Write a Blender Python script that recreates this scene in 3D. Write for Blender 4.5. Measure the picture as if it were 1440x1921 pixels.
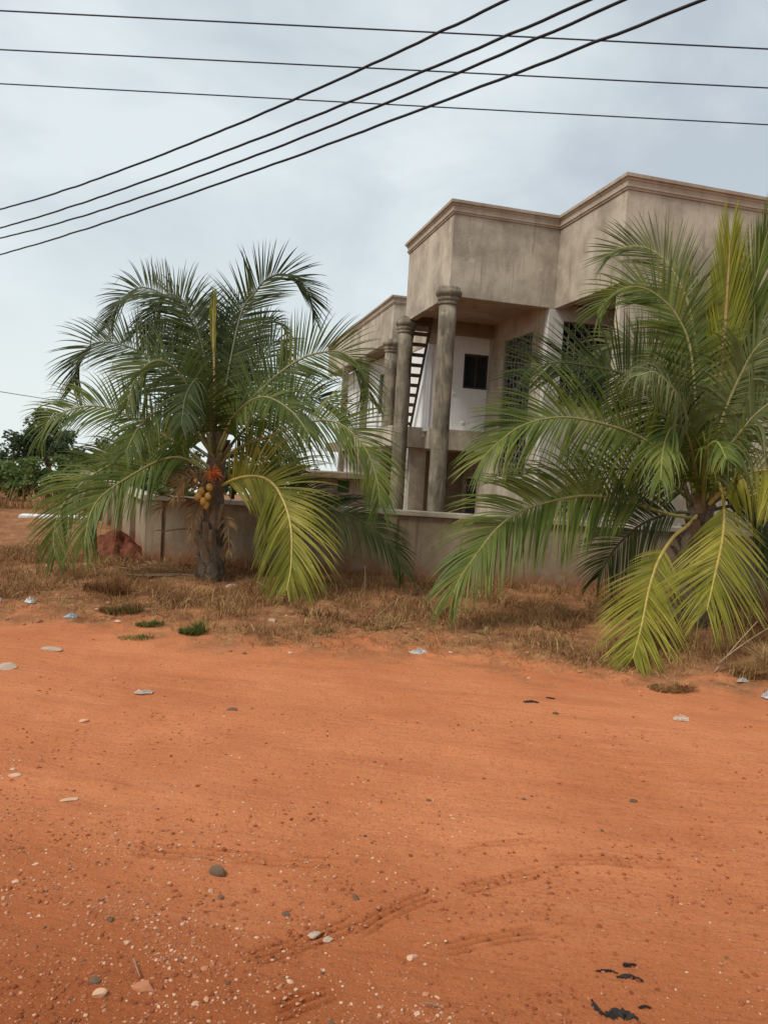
import bpy, math, random
import numpy as np
from mathutils import Matrix, Vector
for o in list(bpy.data.objects): bpy.data.objects.remove(o)
S = bpy.context.scene
# ------------------------------------------------------------------ camera
F, PITCH, ROLL, YAW, EYE = 1367.1, 0.0648157, 0.05732896, 0.2635465, 2.2
def cam_rot():
    cr, sr, cp, sp, cy, sy = math.cos(ROLL), math.sin(ROLL), math.cos(PITCH), math.sin(PITCH), math.cos(YAW), math.sin(YAW)
    base = np.array([[1, 0, 0], [0, 0, -1], [0, 1, 0]])
    yaw = np.array([[cy, -sy, 0], [sy, cy, 0], [0, 0, 1]])
    pitch = np.array([[1, 0, 0], [0, cp, -sp], [0, sp, cp]])
    roll = np.array([[cr, -sr, 0], [sr, cr, 0], [0, 0, 1]])
    return roll @ pitch @ base @ yaw
RC = cam_rot(); CAM = np.array([0, 0, EYE])
cd = bpy.data.cameras.new('camera'); co = bpy.data.objects.new('camera', cd); S.collection.objects.link(co)
r_, d_, f_ = RC.T @ [1, 0, 0], RC.T @ [0, 1, 0], RC.T @ [0, 0, 1]
m = Matrix(((r_[0], -d_[0], -f_[0], 0), (r_[1], -d_[1], -f_[1], 0), (r_[2], -d_[2], -f_[2], EYE), (0, 0, 0, 1)))
co.matrix_world = m
cd.sensor_fit = 'VERTICAL'; cd.sensor_height = 36; cd.lens = F / 1921 * 36; cd.clip_end = 2000; cd.clip_start = 0.05
S.camera = co
# measuring helpers: a point of the photograph put on a plane or at a depth of the real place
def ray(px, py): return RC.T @ np.array([(px - 720) / F, (py - 960.5) / F, 1.])
def on_z(px, py, z): d = ray(px, py); return CAM + d * (z - EYE) / d[2]
def on_x(px, py, x): d = ray(px, py); return CAM + d * x / d[0]
def on_y(px, py, y): d = ray(px, py); return CAM + d * y / d[1]
def at(px, py, depth): return CAM + ray(px, py) * depth
# ------------------------------------------------------------------ world, sun, exposure
SUN_ELEV, SUN_AZ = math.radians(50), math.radians(-113)     # azimuth measured from +Y towards +X
W = bpy.data.worlds.new("World"); S.world = W; W.use_nodes = True
nt = W.node_tree; nt.nodes.clear()
def N(t, tree=None, **k):
    n = (tree or nt).nodes.new(t)
    for a, v in k.items(): setattr(n, a, v)
    return n
out = N('ShaderNodeOutputWorld'); bg = N('ShaderNodeBackground'); sky = N('ShaderNodeTexSky', sky_type='NISHITA')
sky.sun_disc = False; sky.sun_elevation = SUN_ELEV; sky.sun_rotation = SUN_AZ; sky.dust_density = 3
tc = N('ShaderNodeTexCoord'); mp = N('ShaderNodeMapping'); mp.inputs['Scale'].default_value = (1.0, 1.0, 1.9)
n1 = N('ShaderNodeTexNoise'); n1.inputs['Scale'].default_value = 2.3; n1.inputs['Detail'].default_value = 6; n1.inputs['Roughness'].default_value = .52; n1.inputs['Distortion'].default_value = .3
cr = N('ShaderNodeValToRGB'); e = cr.color_ramp.elements
e[0].position = .38; e[0].color = (4.9, 5.5, 6.0, 1); e[1].position = .62; e[1].color = (7.3, 8.0, 8.2, 1)
sep = N('ShaderNodeSeparateXYZ'); mr = N('ShaderNodeMapRange'); mr.inputs['From Min'].default_value = 0.0; mr.inputs['From Max'].default_value = .36
mr.inputs['To Min'].default_value = 1.0; mr.inputs['To Max'].default_value = 0.0; mr.interpolation_type = 'SMOOTHSTEP'
mxh = N('ShaderNodeMix', data_type='RGBA'); mxh.inputs['B'].default_value = (7.9, 8.6, 8.5, 1)
mx = N('ShaderNodeMix', data_type='RGBA'); mx.inputs['Factor'].default_value = .86
L = nt.links.new
L(tc.outputs['Generated'], mp.inputs[0]); L(mp.outputs[0], n1.inputs['Vector']); L(n1.outputs['Fac'], cr.inputs[0])
L(tc.outputs['Generated'], sep.inputs[0]); L(sep.outputs['Z'], mr.inputs['Value'])
L(mr.outputs[0], mxh.inputs['Factor']); L(cr.outputs[0], mxh.inputs['A'])
L(sky.outputs[0], mx.inputs['A']); L(mxh.outputs['Result'], mx.inputs['B'])
L(mx.outputs['Result'], bg.inputs[0]); bg.inputs[1].default_value = .116; L(bg.outputs[0], out.inputs[0])
sd = bpy.data.lights.new('sun', 'SUN'); sd.energy = 2.5; sd.angle = math.radians(14); sd.color = (1, .95, .88)
so = bpy.data.objects.new('sun', sd); S.collection.objects.link(so)
sdir = Vector((math.sin(SUN_AZ) * math.cos(SUN_ELEV), math.cos(SUN_AZ) * math.cos(SUN_ELEV), math.sin(SUN_ELEV)))
so.rotation_euler = sdir.to_track_quat('Z', 'Y').to_euler(); so.location = (-20, 5, 30)
S.view_settings.view_transform = 'Standard'; S.view_settings.look = 'None'; S.view_settings.gamma = 1; S.view_settings.exposure = 0
S.view_settings.use_curve_mapping = False
S.render.engine = 'CYCLES'; S.cycles.max_bounces = 6; S.cycles.transparent_max_bounces = 4
# ------------------------------------------------------------------ object helpers
COL = S.collection
def tag(o, label=None, cat=None, group=None, kind=None):
    if label: o['label'] = label
    if cat: o['category'] = cat
    if group: o['group'] = group
    if kind: o['kind'] = kind
    return o
def empty(name, loc=(0, 0, 0), label=None, cat=None, group=None):
    o = bpy.data.objects.new(name, None); COL.objects.link(o); o.location = loc
    o.empty_display_size = .2
    return tag(o, label, cat, group)
class MB:
    def __init__(s): s.v = []; s.f = []; s.mi = []; s.n = 0
    def add(s, v, f, mi=0):
        v = np.asarray(v, float).reshape(-1, 3); s.v.append(v)
        for q in f: s.f.append(tuple(int(i) + s.n for i in q)); s.mi.append(mi)
        s.n += len(v)
    def box(s, x0, x1, y0, y1, z0, z1, mi=0):
        v = [(x, y, z) for x in (x0, x1) for y in (y0, y1) for z in (z0, z1)]
        s.add(v, [(0, 1, 3, 2), (4, 6, 7, 5), (0, 4, 5, 1), (2, 3, 7, 6), (0, 2, 6, 4), (1, 5, 7, 3)], mi)
    def tube(s, pts, rad, n=8, mi=0, cap=True):
        P = np.asarray(pts, float); k = len(P); rad = np.broadcast_to(rad, (k,))
        T = np.gradient(P, axis=0); T /= np.linalg.norm(T, axis=1)[:, None] + 1e-12
        ref = np.array([0, 0, 1.]) if abs(T[0][2]) < .9 else np.array([1., 0, 0])
        vs = []
        a = np.cross(T[0], ref); a /= np.linalg.norm(a)
        for i in range(k):
            a = a - T[i] * (a @ T[i]); a /= np.linalg.norm(a) + 1e-12; b = np.cross(T[i], a)
            for j in range(n):
                t = 2 * math.pi * j / n; vs.append(P[i] + rad[i] * (math.cos(t) * a + math.sin(t) * b))
        f = [(i * n + j, i * n + (j + 1) % n, (i + 1) * n + (j + 1) % n, (i + 1) * n + j) for i in range(k - 1) for j in range(n)]
        if cap: f += [tuple(range(n - 1, -1, -1)), tuple((k - 1) * n + j for j in range(n))]
        s.add(vs, f, mi)
    def lathe(s, cx, cy, prof, n=32, mi=0):
        vs = [(cx + r * math.cos(2 * math.pi * j / n), cy + r * math.sin(2 * math.pi * j / n), z) for r, z in prof for j in range(n)]
        k = len(prof)
        f = [(i * n + j, i * n + (j + 1) % n, (i + 1) * n + (j + 1) % n, (i + 1) * n + j) for i in range(k - 1) for j in range(n)]
        f += [tuple(range(n - 1, -1, -1)), tuple((k - 1) * n + j for j in range(n))]
        s.add(vs, f, mi)
    def build(s, name, mats, parent=None, smooth=False, bevel=0, origin=None):
        me = bpy.data.meshes.new(name)
        V = np.concatenate(s.v)
        if origin is not None: V = V - np.array(origin)
        me.from_pydata(V.tolist(), [], s.f)
        if not isinstance(mats, (list, tuple)): mats = [mats]
        for mm in mats: me.materials.append(mm)
        if len(mats) > 1: me.polygons.foreach_set('material_index', s.mi)
        if smooth: me.polygons.foreach_set('use_smooth', [True] * len(me.polygons))
        me.update()
        o = bpy.data.objects.new(name, me); COL.objects.link(o)
        if origin is not None: o.location = origin
        if parent is not None:
            o.parent = parent
            o.matrix_parent_inverse = Matrix.Translation(parent.location).inverted()
        if bevel:
            b = o.modifiers.new('bevel', 'BEVEL'); b.width = bevel; b.segments = 2; b.limit_method = 'ANGLE'
        return o
# ------------------------------------------------------------------ numpy noise
def hash2(i, j, s=0):
    h = (i * 374761393 + j * 668265263 + s * 982451653) & 0xffffffff
    h = ((h ^ (h >> 13)) * 1274126177) & 0xffffffff
    return ((h ^ (h >> 16)) & 0xffff) / 65535.0
def vnoise(x, y, s=0):
    x = np.asarray(x, float); y = np.asarray(y, float)
    i = np.floor(x).astype(np.int64); j = np.floor(y).astype(np.int64); u = x - i; v = y - j
    u = u * u * (3 - 2 * u); v = v * v * (3 - 2 * v)
    a, b, c, d = hash2(i, j, s), hash2(i + 1, j, s), hash2(i, j + 1, s), hash2(i + 1, j + 1, s)
    return (a * (1 - u) + b * u) * (1 - v) + (c * (1 - u) + d * u) * v
def fbm(x, y, o=4, s=0): return sum(vnoise(x * 2 ** k, y * 2 ** k, s + k) * .5 ** k for k in range(o)) / sum(.5 ** k for k in range(o))
# ------------------------------------------------------------------ materials
def mat(name, rough=.9, spec=.3):
    m = bpy.data.materials.new(name); m.use_nodes = True; t = m.node_tree
    b = t.nodes['Principled BSDF']; b.inputs['Roughness'].default_value = rough; b.inputs['Specular IOR Level'].default_value = spec
    return m, t, b
def mixc(t, a, b, fac):
    x = t.nodes.new('ShaderNodeMix'); x.data_type = 'RGBA'
    for k, v in (('A', a), ('B', b)):
        if isinstance(v, tuple): x.inputs[k].default_value = (*v, 1)
        else: t.links.new(v, x.inputs[k])
    if isinstance(fac, (int, float)): x.inputs['Factor'].default_value = fac
    else: t.links.new(fac, x.inputs['Factor'])
    return x.outputs['Result']
def noise(t, scale, detail=4, rough=.55, co=None, sc=None, dist=0):
    n = t.nodes.new('ShaderNodeTexNoise'); n.inputs['Scale'].default_value = scale; n.inputs['Detail'].default_value = detail
    n.inputs['Roughness'].default_value = rough; n.inputs['Distortion'].default_value = dist
    if co is None:
        g = t.nodes.new('ShaderNodeNewGeometry'); co = g.outputs['Position']
    if sc is not None:
        mp = t.nodes.new('ShaderNodeMapping'); mp.inputs['Scale'].default_value = sc; t.links.new(co, mp.inputs[0]); co = mp.outputs[0]
    t.links.new(co, n.inputs['Vector']); return n.outputs['Fac']
def ramp(t, v, a, b):
    n = t.nodes.new('ShaderNodeMapRange'); n.inputs['From Min'].default_value = a; n.inputs['From Max'].default_value = b
    t.links.new(v, n.inputs['Value']); return n.outputs[0]
def bump(t, b, h, st=.3, dist=.02):
    n = t.nodes.new('ShaderNodeBump'); n.inputs['Strength'].default_value = st; n.inputs['Distance'].default_value = dist
    t.links.new(h, n.inputs['Height']); t.links.new(n.outputs[0], b.inputs['Normal'])
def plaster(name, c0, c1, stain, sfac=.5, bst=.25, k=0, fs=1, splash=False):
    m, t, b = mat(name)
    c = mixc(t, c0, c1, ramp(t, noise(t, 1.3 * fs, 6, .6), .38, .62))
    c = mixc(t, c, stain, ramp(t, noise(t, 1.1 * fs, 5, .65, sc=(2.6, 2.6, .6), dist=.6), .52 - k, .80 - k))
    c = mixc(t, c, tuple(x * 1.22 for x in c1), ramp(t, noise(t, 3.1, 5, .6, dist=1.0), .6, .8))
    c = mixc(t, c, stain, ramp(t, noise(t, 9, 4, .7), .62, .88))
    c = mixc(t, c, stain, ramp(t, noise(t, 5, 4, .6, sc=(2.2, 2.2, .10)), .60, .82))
    if splash:
        g = t.nodes.new('ShaderNodeNewGeometry'); sp = t.nodes.new('ShaderNodeSeparateXYZ'); t.links.new(g.outputs['Position'], sp.inputs[0])
        ad = t.nodes.new('ShaderNodeMath'); ad.operation = 'MULTIPLY_ADD'; t.links.new(noise(t, 4, 5, .65), ad.inputs[0]); ad.inputs[1].default_value = -.9; t.links.new(sp.outputs['Z'], ad.inputs[2])
        c = mixc(t, (.23, .095, .045), c, ramp(t, ad.outputs[0], -.42, .02))
    t.links.new(c, b.inputs['Base Color']); bump(t, b, noise(t, 22, 6, .65), bst, .03); return m
CEM = plaster('cement_render', (.31, .265, .20), (.51, .445, .345), (.22, .185, .135))
CEMR = plaster('cornice_render', (.36, .29, .215), (.45, .375, .29), (.22, .185, .14))
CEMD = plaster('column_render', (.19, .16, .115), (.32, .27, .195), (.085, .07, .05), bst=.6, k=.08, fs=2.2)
CEMB = plaster('brown_render', (.24, .185, .125), (.31, .24, .165), (.15, .11, .072))
CEIL = plaster('ceiling_render', (.36, .285, .225), (.43, .34, .27), (.25, .19, .15))
WALLM = plaster('boundary_render', (.24, .18, .115), (.30, .235, .155), (.15, .105, .065), splash=True)
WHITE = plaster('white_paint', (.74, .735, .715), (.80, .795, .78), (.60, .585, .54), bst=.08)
def plain(name, col, rough=.6, metal=0, spec=.3, var=.25, scale=20):
    m, t, b = mat(name, rough, spec); b.inputs['Metallic'].default_value = metal
    c = mixc(t, tuple(x * (1 - var) for x in col), tuple(min(1, x * (1 + var)) for x in col), ramp(t, noise(t, scale, 5), .3, .7))
    t.links.new(c, b.inputs['Base Color']); return m
GLASS = plain('dark_glass', (.012, .015, .018), .12, spec=.5, var=.1)
IRON = plain('grille_iron', (.27, .25, .215), .6)
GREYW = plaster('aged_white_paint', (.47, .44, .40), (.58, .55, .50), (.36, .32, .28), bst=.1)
FRAME = plain('window_frame', (.05, .045, .04), .5)
WOODL = plain('ladder_wood', (.10, .06, .04), .8, scale=8)
CABLE = plain('cable_rubber', (.016, .017, .02), .6)
WIREM = plain('wire_metal', (.035, .045, .07), .5)
def island_mat(name, cols, rough=.6, spec=.3, trans=0, scale=1.5, nv=.5, geo=None):
    """colour differs from one small piece (leaflet, blade, stone) to the next"""
    m, t, b = mat(name, rough, spec)
    g = t.nodes.new('ShaderNodeNewGeometry')
    r = t.nodes.new('ShaderNodeValToRGB'); r.color_ramp.interpolation = 'LINEAR'
    el = r.color_ramp.elements
    while len(el) < len(cols): el.new(.5)
    for i, c in enumerate(cols): el[i].position = i / (len(cols) - 1); el[i].color = (*c, 1)
    mm = t.nodes.new('ShaderNodeMath'); mm.operation = 'MULTIPLY_ADD'
    nn = ramp(t, noise(t, scale, 3), .3, .7)
    t.links.new(nn, mm.inputs[0]); mm.inputs[1].default_value = nv
    m2 = t.nodes.new('ShaderNodeMath'); m2.operation = 'MULTIPLY'; m2.inputs[1].default_value = 1 - nv
    t.links.new(g.outputs['Random Per Island'], m2.inputs[0]); t.links.new(m2.outputs[0], mm.inputs[2])
    t.links.new(mm.outputs[0], r.inputs[0]); c = r.outputs[0]
    t.links.new(c, b.inputs['Base Color'])
    if trans:
        tr = t.nodes.new('ShaderNodeBsdfTranslucent'); ms = t.nodes.new('ShaderNodeMixShader'); ms.inputs[0].default_value = trans
        hs = t.nodes.new('ShaderNodeHueSaturation'); hs.inputs['Value'].default_value = 1.5; hs.inputs['Hue'].default_value = .49
        t.links.new(c, hs.inputs['Color']); t.links.new(hs.outputs[0], tr.inputs[0])
        o = [n for n in t.nodes if n.type == 'OUTPUT_MATERIAL'][0]
        t.links.new(b.outputs[0], ms.inputs[1]); t.links.new(tr.outputs[0], ms.inputs[2]); t.links.new(ms.outputs[0], o.inputs[0])
    return m
LEAF = {
 'dark': island_mat('leaf_dark', [(.016, .026, .006), (.030, .044, .009), (.052, .070, .014), (.10, .11, .03)], .55, .22, .24),
 'mid': island_mat('leaf_mid', [(.034, .052, .009), (.060, .084, .014), (.098, .122, .022), (.17, .175, .045)], .55, .22, .28),
 'bright': island_mat('leaf_bright', [(.10, .11, .012), (.17, .17, .018), (.27, .25, .034), (.44, .38, .09)], .55, .22, .3),
 'fresh': island_mat('leaf_fresh', [(.046, .070, .010), (.082, .118, .016), (.135, .17, .026), (.25, .25, .06)], .5, .28, .33),
 'pale': island_mat('leaf_pale', [(.055, .072, .02), (.095, .115, .035), (.15, .165, .06), (.25, .25, .11)], .6, .25, .25),
 'young': island_mat('leaf_young', [(.10, .125, .01), (.16, .18, .014), (.24, .245, .02), (.36, .34, .04)], .55, .25, .33),
 'dead': island_mat('leaf_dead', [(.12, .06, .026), (.22, .12, .05), (.33, .20, .09)], .9, .1, .1)}
RIB = {'dark': plain('midrib_olive', (.07, .075, .025), .5), 'mid': plain('midrib_tan', (.20, .18, .06), .5),
       'fresh': plain('midrib_olive', (.24, .22, .07), .5), 'bright': plain('midrib_yellow', (.42, .32, .08), .5), 'pale': plain('midrib_pale', (.30, .28, .12), .5),
       'young': plain('midrib_brown', (.36, .22, .10), .5), 'dead': plain('midrib_dead', (.17, .10, .055), .9)}
# ------------------------------------------------------------------ ground and road
E0, E1 = on_z(0, 1178, 0)[:2], on_z(1440, 1318, 0)[:2]
RD = (E1 - E0) / np.linalg.norm(E1 - E0); RN = np.array([-RD[1], RD[0]])
def along(x, y): return (x - E0[0]) * RD[0] + (y - E0[1]) * RD[1]
def verge(x, y):      # signed distance beyond the road edge, positive on the verge
    a = along(x, y); d = (x - E0[0]) * RN[0] + (y - E0[1]) * RN[1]
    bow = -.35 * np.exp(-((a - 1.2) / 1.5) ** 2) + .42 * np.exp(-((a - 4.9) / 1.3) ** 2)*-1 + .25*np.exp(-((a - 2.9) / .8) ** 2)
    return d + bow + .45 * (fbm(x * 1.1, y * 1.1, 4, 5) - .5)
def sst(x): x = np.clip(x, 0, 1); return x * x * (3 - 2 * x)
TR = [  # tread marks pressed into the road: photo points on the ground, half width
    ([(662, 1752), (720, 1716), (790, 1686), (830, 1672)], .055),
    ([(860, 1668), (930, 1648), (1010, 1632), (1075, 1628)], .06),
    ([(1015, 1612), (1110, 1610), (1200, 1617), (1280, 1617)], .06),
    ([(250, 1594), (380, 1600), (500, 1612), (640, 1617)], .075),
    ([(460, 1800), (560, 1765), (650, 1735), (700, 1712)], .06),
    ([(500, 1905), (560, 1880), (640, 1850)], .06),
    ([(820, 1780), (900, 1762), (990, 1750), (1070, 1745)], .05),
    ([(860, 1590), (960, 1580), (1060, 1572)], .04)]
def height(x, y):
    x = np.asarray(x, float); y = np.asarray(y, float)
    a = along(x, y); w = (x - E0[0]) * RN[0] + (y - E0[1]) * RN[1]; v = verge(x, y)
    h = .035 * (fbm(a * .35, w * 1.6, 3, 11) - .5) + .016 * (fbm(a * 1.2, w * 4.5, 3, 21) - .5)
    near = np.exp(-np.maximum(np.hypot(x, y) - 7, 0) / 3)
    h += .016 * (fbm(x * 7, y * 7, 4, 31) - .5) * near
    h += sst(v / 1.2) * (.05 + .2 * (fbm(x * 1.5, y * 1.5, 4, 41) - .45)) + sst(v / .3) * .05 * (fbm(x * 6, y * 6, 3, 51) - .5)
    h = h * np.exp(-np.maximum(np.hypot(x, y) - 40, 0) / 60)
    h = h - .05 * (np.sqrt(np.maximum(y - 27, 0) ** 2 + 16) - 4)
    return h
def tread(X, Y, H):
    for pts, hw in TR:
        P = np.array([on_z(px, py, 0)[:2] for px, py in pts]); t = np.linspace(0, len(P) - 1, 40)
        Q = np.stack([np.interp(t, np.arange(len(P)), P[:, k]) for k in (0, 1)], 1)
        box = (X > Q[:, 0].min() - .2) & (X < Q[:, 0].max() + .2) & (Y > Q[:, 1].min() - .2) & (Y < Q[:, 1].max() + .2)
        idx = np.where(box); x, y = X[idx], Y[idx]
        if not len(x): continue
        best = np.full(len(x), 9.); sgn = np.zeros(len(x)); arc = np.zeros(len(x)); s0 = 0
        for i in range(39):
            d = Q[i + 1] - Q[i]; ln = np.linalg.norm(d); d = d / ln
            u = np.clip((x - Q[i][0]) * d[0] + (y - Q[i][1]) * d[1], 0, ln)
            cx, cy = x - Q[i][0] - u * d[0], y - Q[i][1] - u * d[1]; D = np.hypot(cx, cy)
            k = D < best; best[k] = D[k]; sgn[k] = (cx * -d[1] + cy * d[0])[k]; arc[k] = (s0 + u)[k]; s0 += ln
        fade = sst((hw * 1.2 - best) / (hw * .4)) * sst(arc / .1) * sst((s0 - arc) / .1)
        brk = sst((vnoise(arc * 9, sgn * 60, 3) - .18) * 4)
        H[idx] += fade * brk * (-.016 * (.5 + .5 * np.cos(sgn * 2 * math.pi / (hw * .72))) + .001)
    return H
def spaced(c, lo, hi, d0, k, mx=60):
    a = [c]
    while a[-1] < hi: a.append(a[-1] + min(mx, max(d0, k * (abs(a[-1] - c)))))
    b = [c]
    while b[-1] > lo: b.append(b[-1] - min(mx, max(d0, k * (abs(b[-1] - c)))))
    return np.array(sorted(set(b[1:] + a)))
xs = np.concatenate([np.arange(-1.2, 4.6, .016), 4.6 + (spaced(0, 0, 700, .022, .022)), ])
xl = -1.2 - spaced(0, 0, 500, .03, .03)[1:]; xs = np.sort(np.concatenate([xs, xl])); xs = np.unique(np.round(xs, 5))
ys = [2.0]
while ys[-1] < 900: ys.append(ys[-1] + max(.010, .0042 * (ys[-1] - .3) ** 1.12) if ys[-1] < 14 else ys[-1] + .035 * (ys[-1] - 12))
yl = 2.0 - spaced(0, 0, 120, .2, .15)[1:]; ys = np.sort(np.concatenate([np.array(ys), yl]))
GX, GY = np.meshgrid(xs, ys)
GH0 = height(GX, GY); GH = tread(GX, GY, GH0.copy()); TRD = np.clip((GH0 - GH) / .019, 0, 1)
# ground material: laterite road blending into dry verge soil
gm, t, b = mat('laterite_ground', .95, .12)
att = t.nodes.new('ShaderNodeAttribute'); att.attribute_name = 'verge'
red = mixc(t, (.50, .165, .064), (.60, .215, .09), ramp(t, noise(t, .8, 5, .6), .35, .65))
rmap = dict(sc=(1, 1, 1))
def streak(scale, det=5):
    g = t.nodes.new('ShaderNodeNewGeometry'); mp = t.nodes.new('ShaderNodeMapping')
    mp.inputs['Rotation'].default_value = (0, 0, math.atan2(-RD[1], RD[0])); mp2 = t.nodes.new('ShaderNodeMapping'); mp2.inputs['Scale'].default_value = (.16, 1, 1)
    t.links.new(g.outputs['Position'], mp.inputs[0]); t.links.new(mp.outputs[0], mp2.inputs[0])
    return noise(t, scale, det, .6, mp2.outputs[0])
red = mixc(t, red, (.40, .125, .05), ramp(t, streak(3.0), .52, .86))
red = mixc(t, red, (.60, .26, .125), ramp(t, streak(2.1), .60, .95))
red = mixc(t, red, (.27, .082, .034), ramp(t, noise(t, 30, 5, .75), .54, .72))
red = mixc(t, red, (.62, .30, .16), ramp(t, noise(t, 75, 3, .7), .60, .70))
red = mixc(t, red, (.24, .075, .03), ramp(t, noise(t, 85, 3, .7), .60, .72))
red = mixc(t, red, (.66, .36, .22), ramp(t, noise(t, 60, 3, .6), .68, .78))
soil = mixc(t, (.19, .074, .034), (.33, .15, .066), ramp(t, noise(t, 1.7, 6, .65), .35, .65))
soil = mixc(t, soil, (.40, .235, .10), ramp(t, noise(t, 5, 6, .7), .50, .72))
soil = mixc(t, soil, (.10, .05, .03), ramp(t, noise(t, 17, 5, .7), .6, .75))
at2 = t.nodes.new('ShaderNodeAttribute'); at2.attribute_name = 'near_shade_tread'
red = mixc(t, red, (.26, .066, .018), at2.outputs['Fac'])  # shade painted into the near road's colour, plus darker disturbed soil in treads
fac = ramp(t, att.outputs['Fac'], 0, 1)
t.links.new(mixc(t, red, soil, fac), b.inputs['Base Color'])
bb = t.nodes.new('ShaderNodeMath'); bb.operation = 'MULTIPLY_ADD'; t.links.new(noise(t, 45, 6, .7), bb.inputs[0]); bb.inputs[1].default_value = .6
t.links.new(streak(16, 6), bb.inputs[2]); bump(t, b, bb.outputs[0], .8, .03)
nx, ny = len(xs), len(ys)
V = np.stack([GX.ravel(), GY.ravel(), GH.ravel()], 1)
va = sst((verge(GX, GY) + .35) / 1.5 + (fbm(GX * 4, GY * 4, 5, 61) - .5) * 1.3).ravel()
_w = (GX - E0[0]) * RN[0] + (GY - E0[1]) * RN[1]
la = (.85 * sst((-_w - 3.3 + 1.0 * (fbm(GX * .6, GY * .6, 3, 63) - .5)) / 2.2) * (.6 + .6 * fbm(along(GX, GY) * .5, _w * 2, 4, 65)) + .45 * TRD).ravel()  # mask: painted shade deepening across the near road, with tread mark soil added
ii, jj = np.meshgrid(np.arange(nx - 1), np.arange(ny - 1)); q = (jj * nx + ii).ravel()
quads = np.stack([q, q + 1, q + nx + 1, q + nx], 1)
isroad = (verge(V[q, 0], V[q, 1]) < 0.02)
wfar = ((V[q, 0] - E0[0]) * RN[0] + (V[q, 1] - E0[1]) * RN[1])
isroad &= (wfar > -14)
def sheet(name, Q, label):
    used = np.unique(Q); rm = np.full(len(V), -1); rm[used] = np.arange(len(used)); Qn = rm[Q]
    me = bpy.data.meshes.new(name); me.vertices.add(len(used)); me.vertices.foreach_set('co', V[used].ravel())
    me.loops.add(len(Qn) * 4); me.loops.foreach_set('vertex_index', Qn.ravel()); me.polygons.add(len(Qn))
    me.polygons.foreach_set('loop_start', np.arange(len(Qn)) * 4); me.polygons.foreach_set('loop_total', np.full(len(Qn), 4))
    me.polygons.foreach_set('use_smooth', np.ones(len(Qn), bool)); me.update(calc_edges=True)
    a = me.attributes.new('verge', 'FLOAT', 'POINT'); a.data.foreach_set('value', va[used])
    a = me.attributes.new('near_shade_tread', 'FLOAT', 'POINT'); a.data.foreach_set('value', la[used])
    me.materials.append(gm); o = bpy.data.objects.new(name, me); COL.objects.link(o); tag(o, label, kind='structure'); return o
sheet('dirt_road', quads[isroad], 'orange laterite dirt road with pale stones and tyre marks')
sheet('ground', quads[~isroad], 'brown dusty verge and field beyond the orange road')
def hz(x, y): return float(height(np.array([x]), np.array([y]))[0])
def gp(px, py):
    p = on_z(px, py, 0)
    for _ in range(3): p = on_z(px, py, hz(p[0], p[1]))
    return p
# ------------------------------------------------------------------ house
T, SO = 7.89, 5.90
H = empty('house', (9, 18, 0), 'unfinished two storey concrete house with round columns and deep parapet', 'house')
OUTL = [(6.44, 36), (6.44, 24.1), (7.75, 24.1), (7.75, 18.38), (5.24, 18.38), (5.24, 15.08), (7.75, 15.08), (7.75, 12.5), (17, 12.5)]
def offs(path, d):
    P = [np.array(p, float) for p in path]; R = []
    for i, p in enumerate(P):
        ns = []
        for a, c in ((i - 1, i), (i, i + 1)):
            if 0 <= a and c < len(P):
                t_ = P[c] - P[a]; t_ /= np.linalg.norm(t_); ns.append(np.array([t_[1], -t_[0]]))
        if len(ns) == 1: R.append(p - ns[0] * -d)
        else: R.append(p + (ns[0] + ns[1]) * d / (1 + ns[0] @ ns[1]))
    return R
def sweep(path, prof, mi=0, mb=None):
    """prof: closed list of (outward, z); travelling the path the outside is on the right"""
    mb = mb or MB(); rings = [offs(path, d) for d, z in prof]; k = len(prof); n = len(path); vs = []
    for i in range(n):
        for j in range(k): vs.append((*rings[j][i], prof[j][1]))
    f = [(i * k + j, i * k + (j + 1) % k, (i + 1) * k + (j + 1) % k, (i + 1) * k + j) for i in range(n - 1) for j in range(k)]
    f += [tuple(range(k)), tuple((n - 1) * k + j for j in reversed(range(k)))]
    mb.add(vs, f, mi); return mb
# right-hand side of the travel direction must be outside: path goes front-ward along -Y so outside is -X
par = sweep(OUTL[3:], [(0, SO), (0, 7.62), (-.18, 7.62), (-.18, SO)])
par.build('parapet', CEM, H)
rp = sweep(OUTL[:3] + [(7.75, 18.7)], [(0, 6.42), (0, 7.62), (-.18, 7.62), (-.18, 6.42)]); rp.build('parapet', CEM, H)
cor = sweep(OUTL, [(-.2, 7.622), (.025, 7.622), (.03, 7.66), (.05, 7.665), (.05, 7.70), (.035, 7.705), (.04, 7.77), (.06, 7.79), (.065, 7.825), (.10, 7.83), (.105, 7.89), (-.2, 7.90)])
cor.build('cornice', CEMR, H)
# roof slab inside the parapets
rf = MB(); rf.box(7.95, 16.9, 12.7, 36, 6.9, 7.1); rf.box(5.44, 7.94, 15.28, 18.2, 6.9, 7.1); rf.box(6.64, 7.94, 24.3, 36, 6.9, 7.1); rf.build('roof', CEMB, H)
# porch ceiling and beams
ce = MB(); ce.box(5.43, 7.62, 15.27, 18.15, 6.02, 6.2); ce.build('porch_ceiling', CEIL, H)
bm_ = MB(); bm_.box(5.10, 7.618, 18.16, 18.36, 5.70, 6.018); bm_.box(5.27, 5.43, 15.3, 18.0, 5.905, 6.3); bm_.build('ceiling_beam', CEMB, H)
cl = MB(); cl.lathe(6.35, 16.5, [(.001, 6.0), (.1, 6.0), (.11, 6.018)], 16); cl.build('ceiling_rose', CEMR, H)
# right-hand soffit over the notch and the front wall
c2 = MB(); c2.box(7.95, 16.8, 12.7, 15.08, 6.03, 6.2); c2.build('porch_ceiling', CEIL, H)
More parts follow.
